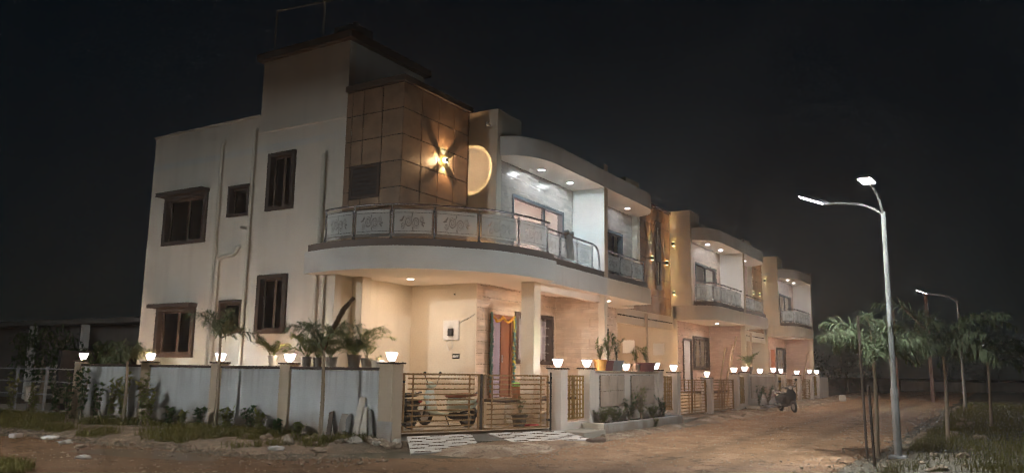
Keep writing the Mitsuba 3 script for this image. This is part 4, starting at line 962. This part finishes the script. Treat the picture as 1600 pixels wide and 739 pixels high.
dl = tube([tp2, tp2 + np.array([.05, -.15, .4]), tp2 + np.array([.12, -.38, .85]), tp2 + np.array([.2, -.6, 1.12])], [.03, .05, .06, .04], 7)
part(t2, 'dead_leaf', dl, 'dry_leaf', smooth=True, label='dark dead leaf sheath sticking up')
palm('palm_tree', 'small leafy palm at the left pillar of the side wall, partly hiding its lamp', None, 13.15, 19.9, SIDE(13.15, 19.9), 1.65, 11, .85, az0=.5, ll=.36)
palm('palm_tree', 'big lamp-lit palm behind the street lamp pole, nearest on the right', None, 18.2, 2.35, RIGHT(18.2, 2.35), 2.0, 14, 1.5, az0=.2, ll=.40, nl=40, lw=.036, droop=(1.3, 2.0), elev=(.35, 1.2))
palm('palm_tree', 'wide drooping palm right of the street lamp pole with a pale trunk', None, 22.2, 1.3, RIGHT(22.2, 1.3), 2.0, 16, 2.1, az0=.2, ll=.42, nl=52, lw=.036, droop=(1.3, 2.1), elev=(.35, 1.2))
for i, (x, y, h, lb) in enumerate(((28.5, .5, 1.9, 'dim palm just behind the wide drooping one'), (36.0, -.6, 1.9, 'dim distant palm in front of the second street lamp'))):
    palm('palm_tree', lb, None, x, y, RIGHT(x, y), h, 13, 1.7, matn='dark_leaf', az0=i, ll=.42, nl=36, lw=.03, droop=(1.3, 2.0), elev=(.35, 1.2))  # the dimness of these farther palms is put into a darker leaf colour
# stakes that guard the young trees
for x, y, h, lb in ((16.1, 2.15, 1.35, 'dark wooden stake close to the street lamp pole'), (17.4, 2.45, 2.7, 'taller dark wooden stake behind the street lamp pole')):
    single('stake', tube([(x, y, RIGHT(x, y) - .1), (x - .05, y + .02, h)], .026, 7), 'dark_wood', lb, 'stake')

def pot(t, x, y, z, r, h, mt, taper=.75):
    part(t, 'pot', moved(lathe([(0, 0), (r * taper, 0), (r * .96, h * .86), (r * 1.06, h * .87), (r * 1.06, h), (r * .93, h), (r * .9, h * .9), (0, h * .9)], 20), x, y, z), mt, smooth=40)
def areca(label, x, y, z, r, h, mt, nf, L, ll=.26, elev=(.9, 1.4), leafm='pot_leaf', az0=0):
    t = thing('potted_plant', label, 'potted plant'); pot(t, x, y, z, r, h, mt)
    lv, st = Leaves(), []
    for i in range(nf):
        frond(lv, st, (x + rng.uniform(-.04, .04), y + rng.uniform(-.04, .04), z + h * .9), az0 + i * 2.4 + rng.uniform(-.3, .3), rng.uniform(*elev), L * rng.uniform(.75, 1.1), rng.uniform(1.0, 1.8), 17, ll, .034, r=.008)
    k = part(t, 'foliage', lv.mesh(), leafm); part(k, 'stalk', cat_(st), leafm)
def bushy(name, label, cat, x, y, z, h, rad, n, leafm, ll=.1, lw=.045, pots=None, group=None, flat=1.0, stems=6):
    t = thing(name, label, cat, group)
    if pots: pot(t, x, y, z, *pots); z = z + pots[1] * .9
    lv, st = Leaves(), []
    for i in range(stems):
        az = rng.uniform(0, 6.28); tip = np.array([x + math.cos(az) * rad * rng.uniform(.2, .9), y + math.sin(az) * rad * flat * rng.uniform(.2, .9), z + h * rng.uniform(.65, 1.0)])
        b = np.array([x + rng.uniform(-.03, .03), y + rng.uniform(-.03, .03), z]); mid = (b + tip) / 2 + np.array([0, 0, h * .1])
        pts = spline([b, mid, tip], 8); st.append(tube(pts, np.linspace(.009, .004, 8), 4))
        for k in range(n // stems):
            s = rng.uniform(.15, 1) ** .8; q = pts[min(7, int(s * 7.99))]; d = np.array([rng.gauss(0, 1), rng.gauss(0, 1), rng.uniform(-.2, 1.0)])
            lv.add(leaf_strip(q, d, ll * rng.uniform(.7, 1.25), lw * rng.uniform(.8, 1.2), rng.uniform(.3, 1.2)))
    part(t, 'leaves', lv.mesh(), leafm); part(t, 'stem', cat_(st), 'bark')
WZ = 1.552
areca('small palm in a pale grey pot just left of the fourth side wall lamp', 13.75, 15.1, WZ, .12, .25, 'grey_pot', 8, .6, .24)
areca('potted palm in a dark pot on the side wall right of the fourth lamp', 13.75, 13.98, WZ, .12, .22, 'dark_pot', 11, .75, .28)
areca('potted palm in a second dark pot close behind the young palm trunk', 13.75, 13.62, WZ, .11, .21, 'dark_pot', 10, .75, .28)
areca('bushy plant in a grey pot behind the dead palm leaf', 13.75, 13.2, WZ, .15, .22, 'grey_pot', 5, .5, .2)
areca('big feathery palm in a brown pot on the wall left of the gate pillar', 13.75, 12.5, WZ, .155, .27, 'dark_pot', 24, 1.05, .34, elev=(.6, 1.4))
bushy('potted_plant', 'small bush in a grey pot beside the big feathery palm', 'potted plant', 13.75, 12.13, WZ, .42, .22, 60, 'pot_leaf', pots=(.14, .2, 'grey_pot'))
bushy('potted_plant', 'tiny plant in a pale bowl right beside the gate pillar lamp', 'potted plant', 13.75, 11.82, WZ, .1, .1, 14, 'pot_leaf', pots=(.15, .15, 'white_pot'), ll=.07)
FZ = 1.567
bushy('potted_plant', 'leafy plant in an orange pot on the front wall', 'potted plant', 20.62, 9.66, FZ, .62, .3, 220, 'pot_leaf', pots=(.19, .3, 'orange_pot'))
bushy('potted_plant', 'tall leafy plant in a maroon pot on the front wall', 'potted plant', 21.12, 9.66, FZ, .75, .3, 240, 'pot_leaf', pots=(.18, .28, 'maroon_plastic'))
bushy('potted_plant', 'dense dark plant in a grey-green pot left of the middle lamp', 'potted plant', 21.75, 9.66, FZ, .85, .32, 150, 'dark_leaf', pots=(.2, .3, 'grey_paint'), ll=.12)
bushy('potted_plant', 'plant with yellowish leaves in a dark pot right of the middle lamp', 'potted plant', 23.15, 9.66, FZ, .55, .22, 120, 'weed_leaf', pots=(.15, .22, 'dark_pot'), ll=.13)
bushy('potted_plant', 'spreading plant in a long terracotta trough on the front wall', 'potted plant', 24.0, 9.66, FZ, .5, .35, 160, 'pot_leaf', pots=(.3, .27, 'maroon_plastic'), ll=.11)
areca('spiky plant on the far front wall before the third house', 35.9, 9.66, FZ, .16, .3, 'dark_pot', 9, .8, .3, elev=(1.0, 1.5))
for x, lb in ((19.8, 'low round bush at the left end of the near planter'), (20.6, 'flowering bush in the near planter below the left tile panel'), (21.5, 'broad dark bush in the near planter'), (22.4, 'tallest yellowish bush in the middle of the near planter'), (23.3, 'dark bush in the near planter below the right tile panel'), (24.2, 'dark bush at the right end of the near planter')):
    bushy('bush', lb, 'bush', x, 9.2, .17, .95 if 'tall' in lb else (.4 if 'low' in lb else .62), .6, 330, 'weed_leaf' if 'yellow' in lb or 'low' in lb else 'dark_leaf', ll=.11, lw=.045, flat=.5, stems=14)
bushy('bush', 'trailing plant hanging over the front of the near planter', 'bush', 22.35, 8.74, -.05, .35, .22, 90, 'weed_leaf', ll=.08, stems=8)
for x, lb in ((35.6, 'dark bush in the left half of the far planter'), (37.2, 'dark bush in the right half of the far planter')): bushy('bush', lb, 'bush', x, 9.2, .25, .8, .7, 220, 'dark_leaf', ll=.13, flat=.5, stems=12)
weeds = [(13.3, 22.7, .9), (13.2, 21.9, 1.15), (13.2, 21.2, .7), (13.25, 20.6, .85), (13.3, 20.2, 1.0), (13.2, 19.2, 1.0), (13.1, 18.8, .7), (13.35, 18.3, .4), (13.2, 17.6, .45), (13.2, 16.9, .5), (13.1, 15.8, .55), (13.35, 15.3, .6), (13.3, 14.9, .5), (13.25, 14.3, .35), (13.3, 13.7, .3), (13.3, 23.4, .8), (13.2, 24.3, .7), (13.1, 25.3, .9)]
ORD = 'first second third fourth fifth sixth seventh eighth ninth tenth eleventh twelfth thirteenth fourteenth fifteenth sixteenth seventeenth eighteenth'.split()
weeds.sort(key=lambda w: -w[1])
for i, (x, y, h) in enumerate(weeds):
    h *= 1.45 if y > 18 else 1.0
    bushy('weed', f'{"tall" if h > .9 else "low"} leafy weed, {ORD[i]} from the left along the side wall', 'weed', x, y, SIDE(x, y) - .02, h, .13 + .07 * h, int(90 + 130 * h), 'weed_leaf' if rng.random() < .7 else 'dark_leaf', ll=.14, lw=.085, group='weeds along the side wall', stems=7)
# grass
def grass(name, label, n, area, zf, matn, hmin, hmax, thin=None):
    V, F = [], []; k = 0
    while k < n:
        x, y = area()
        if x is None: continue
        z = zf(x, y); h = rng.uniform(hmin, hmax); a = rng.uniform(0, 6.28); w = rng.uniform(.004, .009)
        lx_, ly_ = rng.gauss(0, .35) * h, rng.gauss(0, .35) * h; c, s_ = math.cos(a) * w, math.sin(a) * w
        V += [(x - c, y - s_, z - .02), (x + c, y + s_, z - .02), (x + lx_ * .45 - c * .7, y + ly_ * .45 - s_ * .7, z + h * .6), (x + lx_ * .45 + c * .7, y + ly_ * .45 + s_ * .7, z + h * .6), (x + lx_, y + ly_, z + h)]
        b = 5 * k; F += [(b, b + 1, b + 3), (b, b + 3, b + 2), (b + 2, b + 3, b + 4)]; k += 1
    struct(name, trimesh.Trimesh(np.array(V), np.array(F), process=False), matn, label, kind='stuff'); labels[name]['category'] = 'grass' 
_gx, _gy = np.linspace(9.2, 14, 97), np.linspace(9.5, 60, 506)
_gh = side_h(*np.meshgrid(_gx, _gy, indexing='ij'))
def side_z(x, y):
    i, j = int((x - 9.2) / .05), int((y - 9.5) / .1); return -0.1 + _gh[min(i, 95), min(j, 504)]
_cl = lambda x, y, s: float(meshkit.fbm(np.array([x * s, y * s, 0.0]), 3))
def a_side():
    y = 11.6 + 24 * rng.random() ** 1.3; x = rng.uniform(10.6, 13.6)
    z = side_z(x, y)
    if z < -.085 or _cl(x, y, .9) < (.60 if y < 16 else .47) + rng.uniform(-.12, .1): return None, None
    return x, y
grass('grass', 'olive green and dry grass covering the side verge', 42000, a_side, side_z, 'grass_blade', .05, .22)
_rx, _ry = np.linspace(13, 90, 309), np.linspace(-16, 3, 77)
_rh = right_h(*np.meshgrid(_rx, _ry, indexing='ij'))
def right_z(x, y): return GZ(x) + _rh[min(int((x - 13) / .25), 307), min(int((y + 16) / .25), 75)]
def a_right():
    x = 13.2 + 34 * rng.random() ** 1.7; y = 1.9 - 9 * rng.random() ** 1.4
    if _cl(x, y, .7) < .42 + rng.uniform(-.12, .1): return None, None
    return x, y
grass('grass_patch', 'dim tufts of grass on the rough right verge', 26000, a_right, right_z, 'grass_blade', .06, .24)
def a_near():
    a, r = rng.uniform(0, 6.28), rng.random() ** .5; return 6.6 + math.cos(a) * .75 * r, 13.6 + math.sin(a) * 1.0 * r
grass('near_grass', 'green tuft of grass in the lower left corner', 2200, a_near, lambda x, y: -.1, 'grass_blade', .06, .2)

# ------------------------------------------------------------------ street lamps
def street_lamp(label, x, y, z, h, heads, w, k=1.0, tilt=0.0):
    t = thing('street_lamp', label, 'street lamp')
    part(t, 'pole', tube([(x, y, z - .1), (x, y, z + 1.3), (x, y, z + 1.32), (x, y, z + h)], [.075, .072, .055, .045], 12), 'galvanised', smooth=True)
    part(t, 'base_plate', cbx(x - .16, x + .16, y - .16, y + .16, z - .03, z + .03, .006), 'galvanised')
    for hx, hy, hz, *tl in heads:
        tilt_ = tl[0] if tl else tilt
        p0 = np.array([x, y, z + h - .05]); p1 = np.array([hx, hy, hz]); m = p0 + (p1 - p0) * .45 + np.array([0, 0, .12])
        a = part(t, 'arm', tube(spline([p0, m, p1], 12), .026, 8), 'galvanised', smooth=True)
        d = (p1 - p0)[:2]; d /= np.linalg.norm(d); ang = math.atan2(d[1], d[0])
        body = trimesh.convex.convex_hull(np.array([(-.1, -.05, .0), (-.1, .05, .0), (-.1, -.04, .06), (-.1, .04, .06), (.05, -.11, .0), (.05, .11, .0), (.56, -.13, .0), (.56, .13, .0), (.05, -.07, .075), (.05, .07, .075), (.48, -.07, .05), (.48, .07, .05)], float))
        led = cbx(.06, .53, -.115, .115, -.012 if x < 60 else -.09, -.002, .003)
        for q_ in (body, led): q_.apply_transform(trimesh.transformations.rotation_matrix(tilt_, [0, 1, 0]))
        hd = part(t, 'lamp_head', moved(body, *p1, ang), 'grey_paint')
        part(hd, 'led_panel', moved(led, *p1, ang), 'lamp_diffuser', emitter=emit(STREET_L * k, w))
street_lamp('tall grey street lamp with two bright white heads, nearest on the right', 17.7, 1.93, -.02, 4.85, [(17.7, 3.05, 5.1, -.38), (16.75, 2.02, 5.22, -.02)], 5.0)
street_lamp('second street lamp behind the palms with one white head', 41.66, 1.7, GZ(42), 4.9, [(41.66, 2.85, 5.3, -.4)], 2.0, 2.0)
street_lamp('third street lamp, far off to the right', 83.5, 1.6, GZ(83), 5.0, [(83.5, 2.7, 5.35)], .08, 1.2)
street_lamp('farthest street lamp, a small white point on the right', 110.0, .9, GZ(99), 5.0, [(110.0, 1.9, 5.4)], .08, 1.2)
# the lamp of the side lane, whose light and mirror image the side wall and window show
street_lamp('street lamp of the side lane standing opposite the pale blue wall', -2.0, 15.5, -.1, 5.3, [(-0.7, 15.5, 5.5)], 4.0, 8.3, tilt=-.24)

# ------------------------------------------------------------------ scooters
def torus(R, r, n=28, k=10):
    a = np.linspace(0, 2 * np.pi, k, endpoint=False)
    return lathe([(R + r * math.cos(t), r * math.sin(t)) for t in list(a) + [a[0]]], n)
def xz(m):
    m = m.copy(); m.apply_transform(trimesh.transformations.rotation_matrix(np.pi / 2, [1, 0, 0])); return m
def hullballs(bs):
    pts = []
    for c, r in bs:
        s_ = trimesh.creation.icosphere(2, 1.0); v = s_.vertices * np.array(r) + np.array(c); pts.append(v)
    return trimesh.convex.convex_hull(np.vstack(pts))
def scooter(label, x, y, z, rz, paint, seat, lean=0.0, group=None):
    t = thing('scooter', label, 'scooter', group)
    A = trimesh.transformations.translation_matrix([x, y, z]) @ trimesh.transformations.rotation_matrix(rz, [0, 0, 1]) @ trimesh.transformations.rotation_matrix(lean, [1, 0, 0])
    def P(par, name, m, mt, **k):
        m = m.copy(); m.apply_transform(A); return part(par, name, m, mt, **k)
    for wx in (.64, -.62):
        w = P(t, 'wheel', moved_x(xz(torus(.185, .05)), wx, .235), 'rubber', smooth=40)
        P(w, 'rim', moved_x(xz(lathe([(0, -.03), (.14, -.035), (.15, 0), (.14, .035), (0, .03)], 20)), wx, .235), 'galvanised', smooth=30)
    P(t, 'floorboard', hullballs([((.36, -.15, .3), .03), ((.36, .15, .3), .03), ((-.12, -.16, .29), .035), ((-.12, .16, .29), .035)]), paint, smooth=40)
    P(t, 'leg_shield', hullballs([((.40, -.17, .34), .03), ((.40, .17, .34), .03), ((.52, -.19, .72), .035), ((.52, .19, .72), .035), ((.50, -.08, .92), .04), ((.50, .08, .92), .04), ((.56, 0, .6), .06)]), paint, smooth=40)
    P(t, 'front_mudguard', hullballs([((.64, 0, .44), (.21, .06, .045)), ((.50, 0, .40), (.07, .055, .06)), ((.83, 0, .36), (.04, .05, .04))]), paint, smooth=40)
    hs = P(t, 'headset', hullballs([((.50, 0, 1.0), (.10, .12, .085)), ((.44, -.14, .99), .035), ((.44, .14, .99), .035)]), paint, smooth=40)
    P(hs, 'headlight', hullballs([((.585, 0, 1.0), (.03, .075, .07))]), 'white_plastic', smooth=True)
    P(t, 'handlebar', tube([(.36, -.36, 1.02), (.42, -.2, 1.02), (.47, 0, 1.03), (.42, .2, 1.02), (.36, .36, 1.02)], .016, 8), 'black_metal', smooth=True)
    for s in (-1, 1):
        P(t, 'mirror_stem', tube([(.42, s * .2, 1.02), (.44, s * .28, 1.16), (.43, s * .33, 1.24)], .008, 6), 'black_metal')
        P(t, 'mirror', hullballs([((.43, s * .35, 1.28), (.015, .065, .05))]), 'black_metal', smooth=True)
    P(t, 'fork', tube([(.64, .07, .235), (.55, .06, .55)], .025, 8), 'black_metal')
    P(t, 'rear_body', hullballs([((-.16, -.11, .42), .06), ((-.16, .11, .42), .06), ((-.12, 0, .62), .09), ((-.42, -.15, .5), (.22, .07, .13)), ((-.42, .15, .5), (.22, .07, .13)), ((-.82, 0, .62), (.1, .09, .07)), ((-.75, 0, .5), (.08, .1, .06))]), paint, smooth=40)
    P(t, 'rear_mudguard', hullballs([((-.72, 0, .47), (.12, .07, .05)), ((-.9, 0, .34), (.03, .06, .06))]), 'black_metal', smooth=40)
    P(t, 'seat', hullballs([((-.08, 0, .735), (.1, .1, .045)), ((-.38, 0, .76), (.2, .14, .06)), ((-.74, 0, .79), (.13, .12, .05))]), seat, smooth=40)
    P(t, 'grab_rail', tube([(-.6, -.13, .78), (-.88, -.11, .84), (-.95, 0, .86), (-.88, .11, .84), (-.6, .13, .78)], .013, 7), 'steel', smooth=True)
    P(t, 'tail_light', hullballs([((-.925, 0, .64), (.02, .08, .04))]), 'red_cloth', smooth=True)
    P(t, 'number_plate', cbx(-.955, -.945, -.09, .09, .42, .52, .002), 'white_plastic')
    P(t, 'exhaust', hullballs([((-.3, -.17, .22), .045), ((-.8, -.18, .3), .055)]), 'black_metal', smooth=40)
    P(t, 'engine', hullballs([((-.3, .06, .27), (.22, .09, .09)), ((-.6, .08, .25), .1)]), 'black_metal', smooth=40)
    P(t, 'stand', tube([(-.05, .1, .26), (-.2, .13, .0)], .012, 6), 'black_metal')
def moved_x(m, x, z): return moved(m, x, 0, z)
scooter('mint green scooter with a red-brown seat parked behind the left gate leaf', 16.62, 12.0, .145, math.pi / 2 + .05, 'mint_paint', 'seat_leather')
scooter('black scooter parked behind the mint one, near the gate hinge', 15.25, 12.75, .145, math.pi / 2 + .1, 'black_paint', 'black_leather')
scooter('dark scooter parked alone on the street by the far planter', 34.9, 7.85, GZ(34.9) + .01, math.radians(217), 'black_paint', 'black_leather', lean=.12)
cb = thing('cloth_bundle', 'grey cloth draped over the straight balcony rail of the corner house', 'cloth')
cl = []
for x0_ in np.linspace(19.78, 20.12, 9):
    pass
xs_ = np.linspace(0, 1, 15); V_ = []
for t_ in (0, .12, .3, .5, .7, .88, 1.0):
    ang_ = t_ * math.pi
    for q_ in xs_:
        fold = .02 * math.sin(q_ * 19) * (1 + abs(t_ - .5))
        if t_ in (0, 1.0): yy, zz = 10.30 + (-.06 if t_ == 0 else .06) + fold, (4.62 if t_ == 0 else 4.9)
        elif t_ in (.12, .88): yy, zz = 10.30 + (-.05 if t_ < .5 else .05) + fold, 5.0
        else: yy, zz = 10.30 - .045 * math.cos(ang_) + fold * .3, 5.30 + .045 * math.sin(ang_)
        V_.append((19.72 + .42 * q_ * (.75 + .25 * abs(2 * t_ - 1)), yy, zz))
F_ = []
for i_ in range(6):
    for j_ in range(14): a_ = i_ * 15 + j_; F_ += [[a_, a_ + 1, a_ + 16], [a_, a_ + 16, a_ + 15]]
part(cb, 'drape', trimesh.Trimesh(np.array(V_), np.array(F_), process=False), 'grey_cloth', smooth=True)
for dx_ in (.06, .36): part(cb, 'knot', hullballs([((19.72 + dx_, 10.30, 5.37), (.1, .08, .07)), ((19.76 + dx_, 10.28, 5.41), .05)]), 'dark_pot', smooth=True)
# things on the porch of the corner house
rp = thing('potted_plant', 'tall red-brown pot with lime green top on the plinth behind the right gate leaf', 'potted plant')
part(rp, 'pot', moved(lathe([(0, 0), (.1, 0), (.12, .34), (0, .34)], 18), 18.42, 11.05, .777), 'terracotta', smooth=40); part(rp, 'top', moved(lathe([(.0, .342), (.13, .35), (.14, .42), (.0, .46)], 16), 18.42, 11.05, .777), 'lime_plastic', smooth=40)
bushy('potted_plant', 'low leafy plant in a dark pot on the floor behind the right gate leaf', 'potted plant', 17.75, 10.55, .145, .5, .25, 60, 'pot_leaf', pots=(.2, .3, 'dark_pot'))
single('cloth', moved(rock(.22, .3, 5), 17.95, 10.3, .17, .4), 'red_cloth', 'red cloth lying on the porch floor behind the right gate leaf', 'cloth')
pc = []
for k in range(6): pc.append(moved(lathe([(0, 0), (.045, .02), (.05, .1), (0, .12)], 10), 17.35 + k * .1, 10.75 - k * .04, .145))
sf = thing('sofa', 'reddish brown sofa inside the lit front room', 'sofa')
part(sf, 'seat', cbx(18.6, 20.6, 14.2, 15.0, .8, 1.25, .06), 'sofa_cloth'); part(sf, 'back', cbx(18.6, 20.6, 14.95, 15.25, .8, 1.65, .06), 'sofa_cloth'); part(sf, 'armrest', cbx(18.45, 18.6, 14.2, 15.2, .8, 1.45, .05), 'sofa_cloth')

# ------------------------------------------------------------------ on the roof of the corner house
tk = thing('water_tank', 'dark round water tank on top of the corner house tower', 'tank')
part(tk, 'body', moved(lathe([(0, 0.262), (.54, 0.262), (.54, .35), (.51, .4), (.54, .45), (.54, .6), (.51, .65), (.54, .7), (.54, .8), (.49, .9), (.3, .96), (0, .98)], 30), 15.75, 14.9, 9.86), 'tank_plastic', smooth=40)
part(tk, 'lid', moved(lathe([(.24, .95), (.24, 1.05), (.1, 1.08), (0, 1.08)], 20), 15.75, 14.9, 9.86), 'tank_plastic', smooth=30)
for a in (.4, 2.2, 4.0, 5.6): part(tk, 'lug', moved(bx(-.06, .06, -.06, .06, .84, 1.0), 15.75 + .45 * math.cos(a), 14.9 + .45 * math.sin(a), 9.86), 'tank_plastic')
pf = thing('roof_pipe_frame', 'thin metal pipe frame standing on the tower roof left of the water tank', 'pipe frame')
part(pf, 'post', tube([(14.75, 16.9, 10.12), (14.75, 16.9, 11.45)], .03, 7), 'white_plastic'); part(pf, 'crossbar', tube([(14.75, 16.9, 11.45), (14.85, 14.6, 11.32)], .026, 7), 'white_plastic')
single('antenna_mast', tube([(14.85, 15.15, 10.12), (14.85, 15.15, 13.2)], .036, 8), 'white_plastic', 'tall thin mast on the tower roof rising out of the top of the picture', 'mast')
for x0, x1, y, z1, lb in ((20.6, 21.3, 11.7, 8.25, 'small dark block on the roof behind the white canopy'), (24.4, 24.75, 11.9, 8.6, 'narrow roof post behind the canopy of the second house'), (36.5, 36.9, 11.8, 8.5, 'roof post behind the canopy of the third house'), (39.2, 39.6, 11.9, 8.45, 'roof post at the far end of the row')):
    single('roof_block', bx(x0, x1, y, y + .3, 7.485, z1), 'grey_plaster', lb, 'roof block')

# ------------------------------------------------------------------ the dark neighbouring yard on the left
fc = thing('yard_fence', 'thin railing of the dark neighbouring yard beyond the side wall', 'fence')
for y in (24.95, 26.6, 28.2, 29.8): part(fc, 'post', bx(13.82, 13.88, y - .04, y + .04, -.1, 1.45), 'galvanised')
for z in (.62, 1.0, 1.38): part(fc, 'rail', bx(13.84, 13.875, 23.15, 31.5, z - .018, z + .018), 'galvanised')
for y, r, lb in ((25.35, .17, 'whitish bucket pot at the yard railing, the left one'), (23.8, .18, 'whitish bucket pot at the yard railing, the one next to the side wall')):
    t = thing('bucket_pot', lb, 'pot'); pot(t, 13.62, y, .40, r, .46, 'white_pot', .72)
    part(t, 'stand', moved(lathe([(0, 0), (.09, 0), (.06, .1), (.06, .53), (0, .53)], 12), 13.62, y, -.12), 'dark_wood')
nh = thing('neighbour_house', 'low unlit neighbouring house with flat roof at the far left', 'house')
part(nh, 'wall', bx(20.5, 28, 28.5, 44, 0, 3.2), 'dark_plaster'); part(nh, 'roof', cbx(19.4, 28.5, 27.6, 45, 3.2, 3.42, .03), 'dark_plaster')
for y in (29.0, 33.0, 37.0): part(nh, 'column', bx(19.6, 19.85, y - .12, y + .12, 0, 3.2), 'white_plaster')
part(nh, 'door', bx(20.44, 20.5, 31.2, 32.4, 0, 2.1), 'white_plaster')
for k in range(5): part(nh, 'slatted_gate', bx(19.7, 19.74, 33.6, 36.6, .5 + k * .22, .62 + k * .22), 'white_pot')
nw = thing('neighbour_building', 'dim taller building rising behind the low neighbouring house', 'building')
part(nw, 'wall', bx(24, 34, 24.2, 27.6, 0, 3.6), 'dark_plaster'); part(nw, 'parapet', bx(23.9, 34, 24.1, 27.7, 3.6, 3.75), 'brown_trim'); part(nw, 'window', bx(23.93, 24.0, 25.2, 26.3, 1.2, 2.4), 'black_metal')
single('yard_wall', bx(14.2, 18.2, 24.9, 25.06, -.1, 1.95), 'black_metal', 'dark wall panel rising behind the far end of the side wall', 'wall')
def leafy_tree(label, x, y, z, h, r, n, matn):
    t = thing('shade_tree', label, 'tree')
    part(t, 'trunk', tube([(x, y, z - .1), (x + .1, y, z + h * .35), (x, y + .1, z + h * .6)], [.12, .09, .05], 8), 'bark', smooth=True)
    lv = Leaves()
    for i in range(n):
        c = nrg.normal(0, 1, 3); c /= np.linalg.norm(c); c *= r * rng.uniform(.5, 1); c[2] *= .75
        if meshkit.fbm(c * 1.1 + x, 2) < .42: continue
        lv.add(leaf_strip(np.array([x, y, z + h * .65]) + c, nrg.normal(0, 1, 3), .22, .09, .8))
    part(t, 'crown', lv.mesh(), matn)
leafy_tree('dark leafy tree in the neighbouring yard at the far left', 16.2, 29.5, 0, 3.0, 1.3, 1500, 'dark_leaf')
leafy_tree('dark leafy tree behind the yard railing near the side wall', 15.6, 25.2, 0, 2.6, .9, 1100, 'dark_leaf')

# ------------------------------------------------------------------ far right
sfm = thing('scaffold_frame', 'thin reddish frame of posts rising far behind the palms on the right', 'frame')
for x, y, h in ((52, 3.7, 6.3), (52, 5.5, 5.4)): part(sfm, 'post', bx(x - .09, x + .09, y - .09, y + .09, 0, h), 'rust_paint')
part(sfm, 'brace', tube([(52, 5.0, 5.6), (52, 3.8, 4.2)], .07, 6), 'rust_paint')
fw_ = thing('far_wall', 'low pale wall crossing the far end of the street', 'wall'); part(fw_, 'wall_panel', bx(88, 88.3, -30, 9, 0.1, 1.15), 'concrete')
for i, (x, y, r) in enumerate(((62, 12.5, 2.2), (70, 11, 2.6), (96, -6, 3.0), (100, 4, 2.6))):
    leafy_tree(['dark tree just past the end of the row', 'second dark tree past the end of the row', 'faint tree beyond the far wall at right', 'faint tree beyond the far end of the street'][i], x, y, .2, 2.6, r, 1500, 'dark_leaf')

# ------------------------------------------------------------------ thin mist added to imitate the lens veil of the lamps
scene['night_air'] = {'type': 'homogeneous', 'albedo': {'type': 'rgb', 'value': [0.95, 0.95, 0.95]}, 'sigma_t': HAZE, 'phase': {'type': 'hg', 'g': 0.8}, 'sample_emitters': True}
scene['added_haze'] = {'type': 'cube', 'to_world': T4().translate([50, 15, 5.4]) @ T4().scale([110, 100, 8.2]), 'bsdf': {'type': 'null'}, 'interior': {'type': 'ref', 'id': 'night_air'}}
labels['added_haze'] = {'label': 'thin added mist that imitates the lens veil round the lamps', 'kind': 'stuff'}
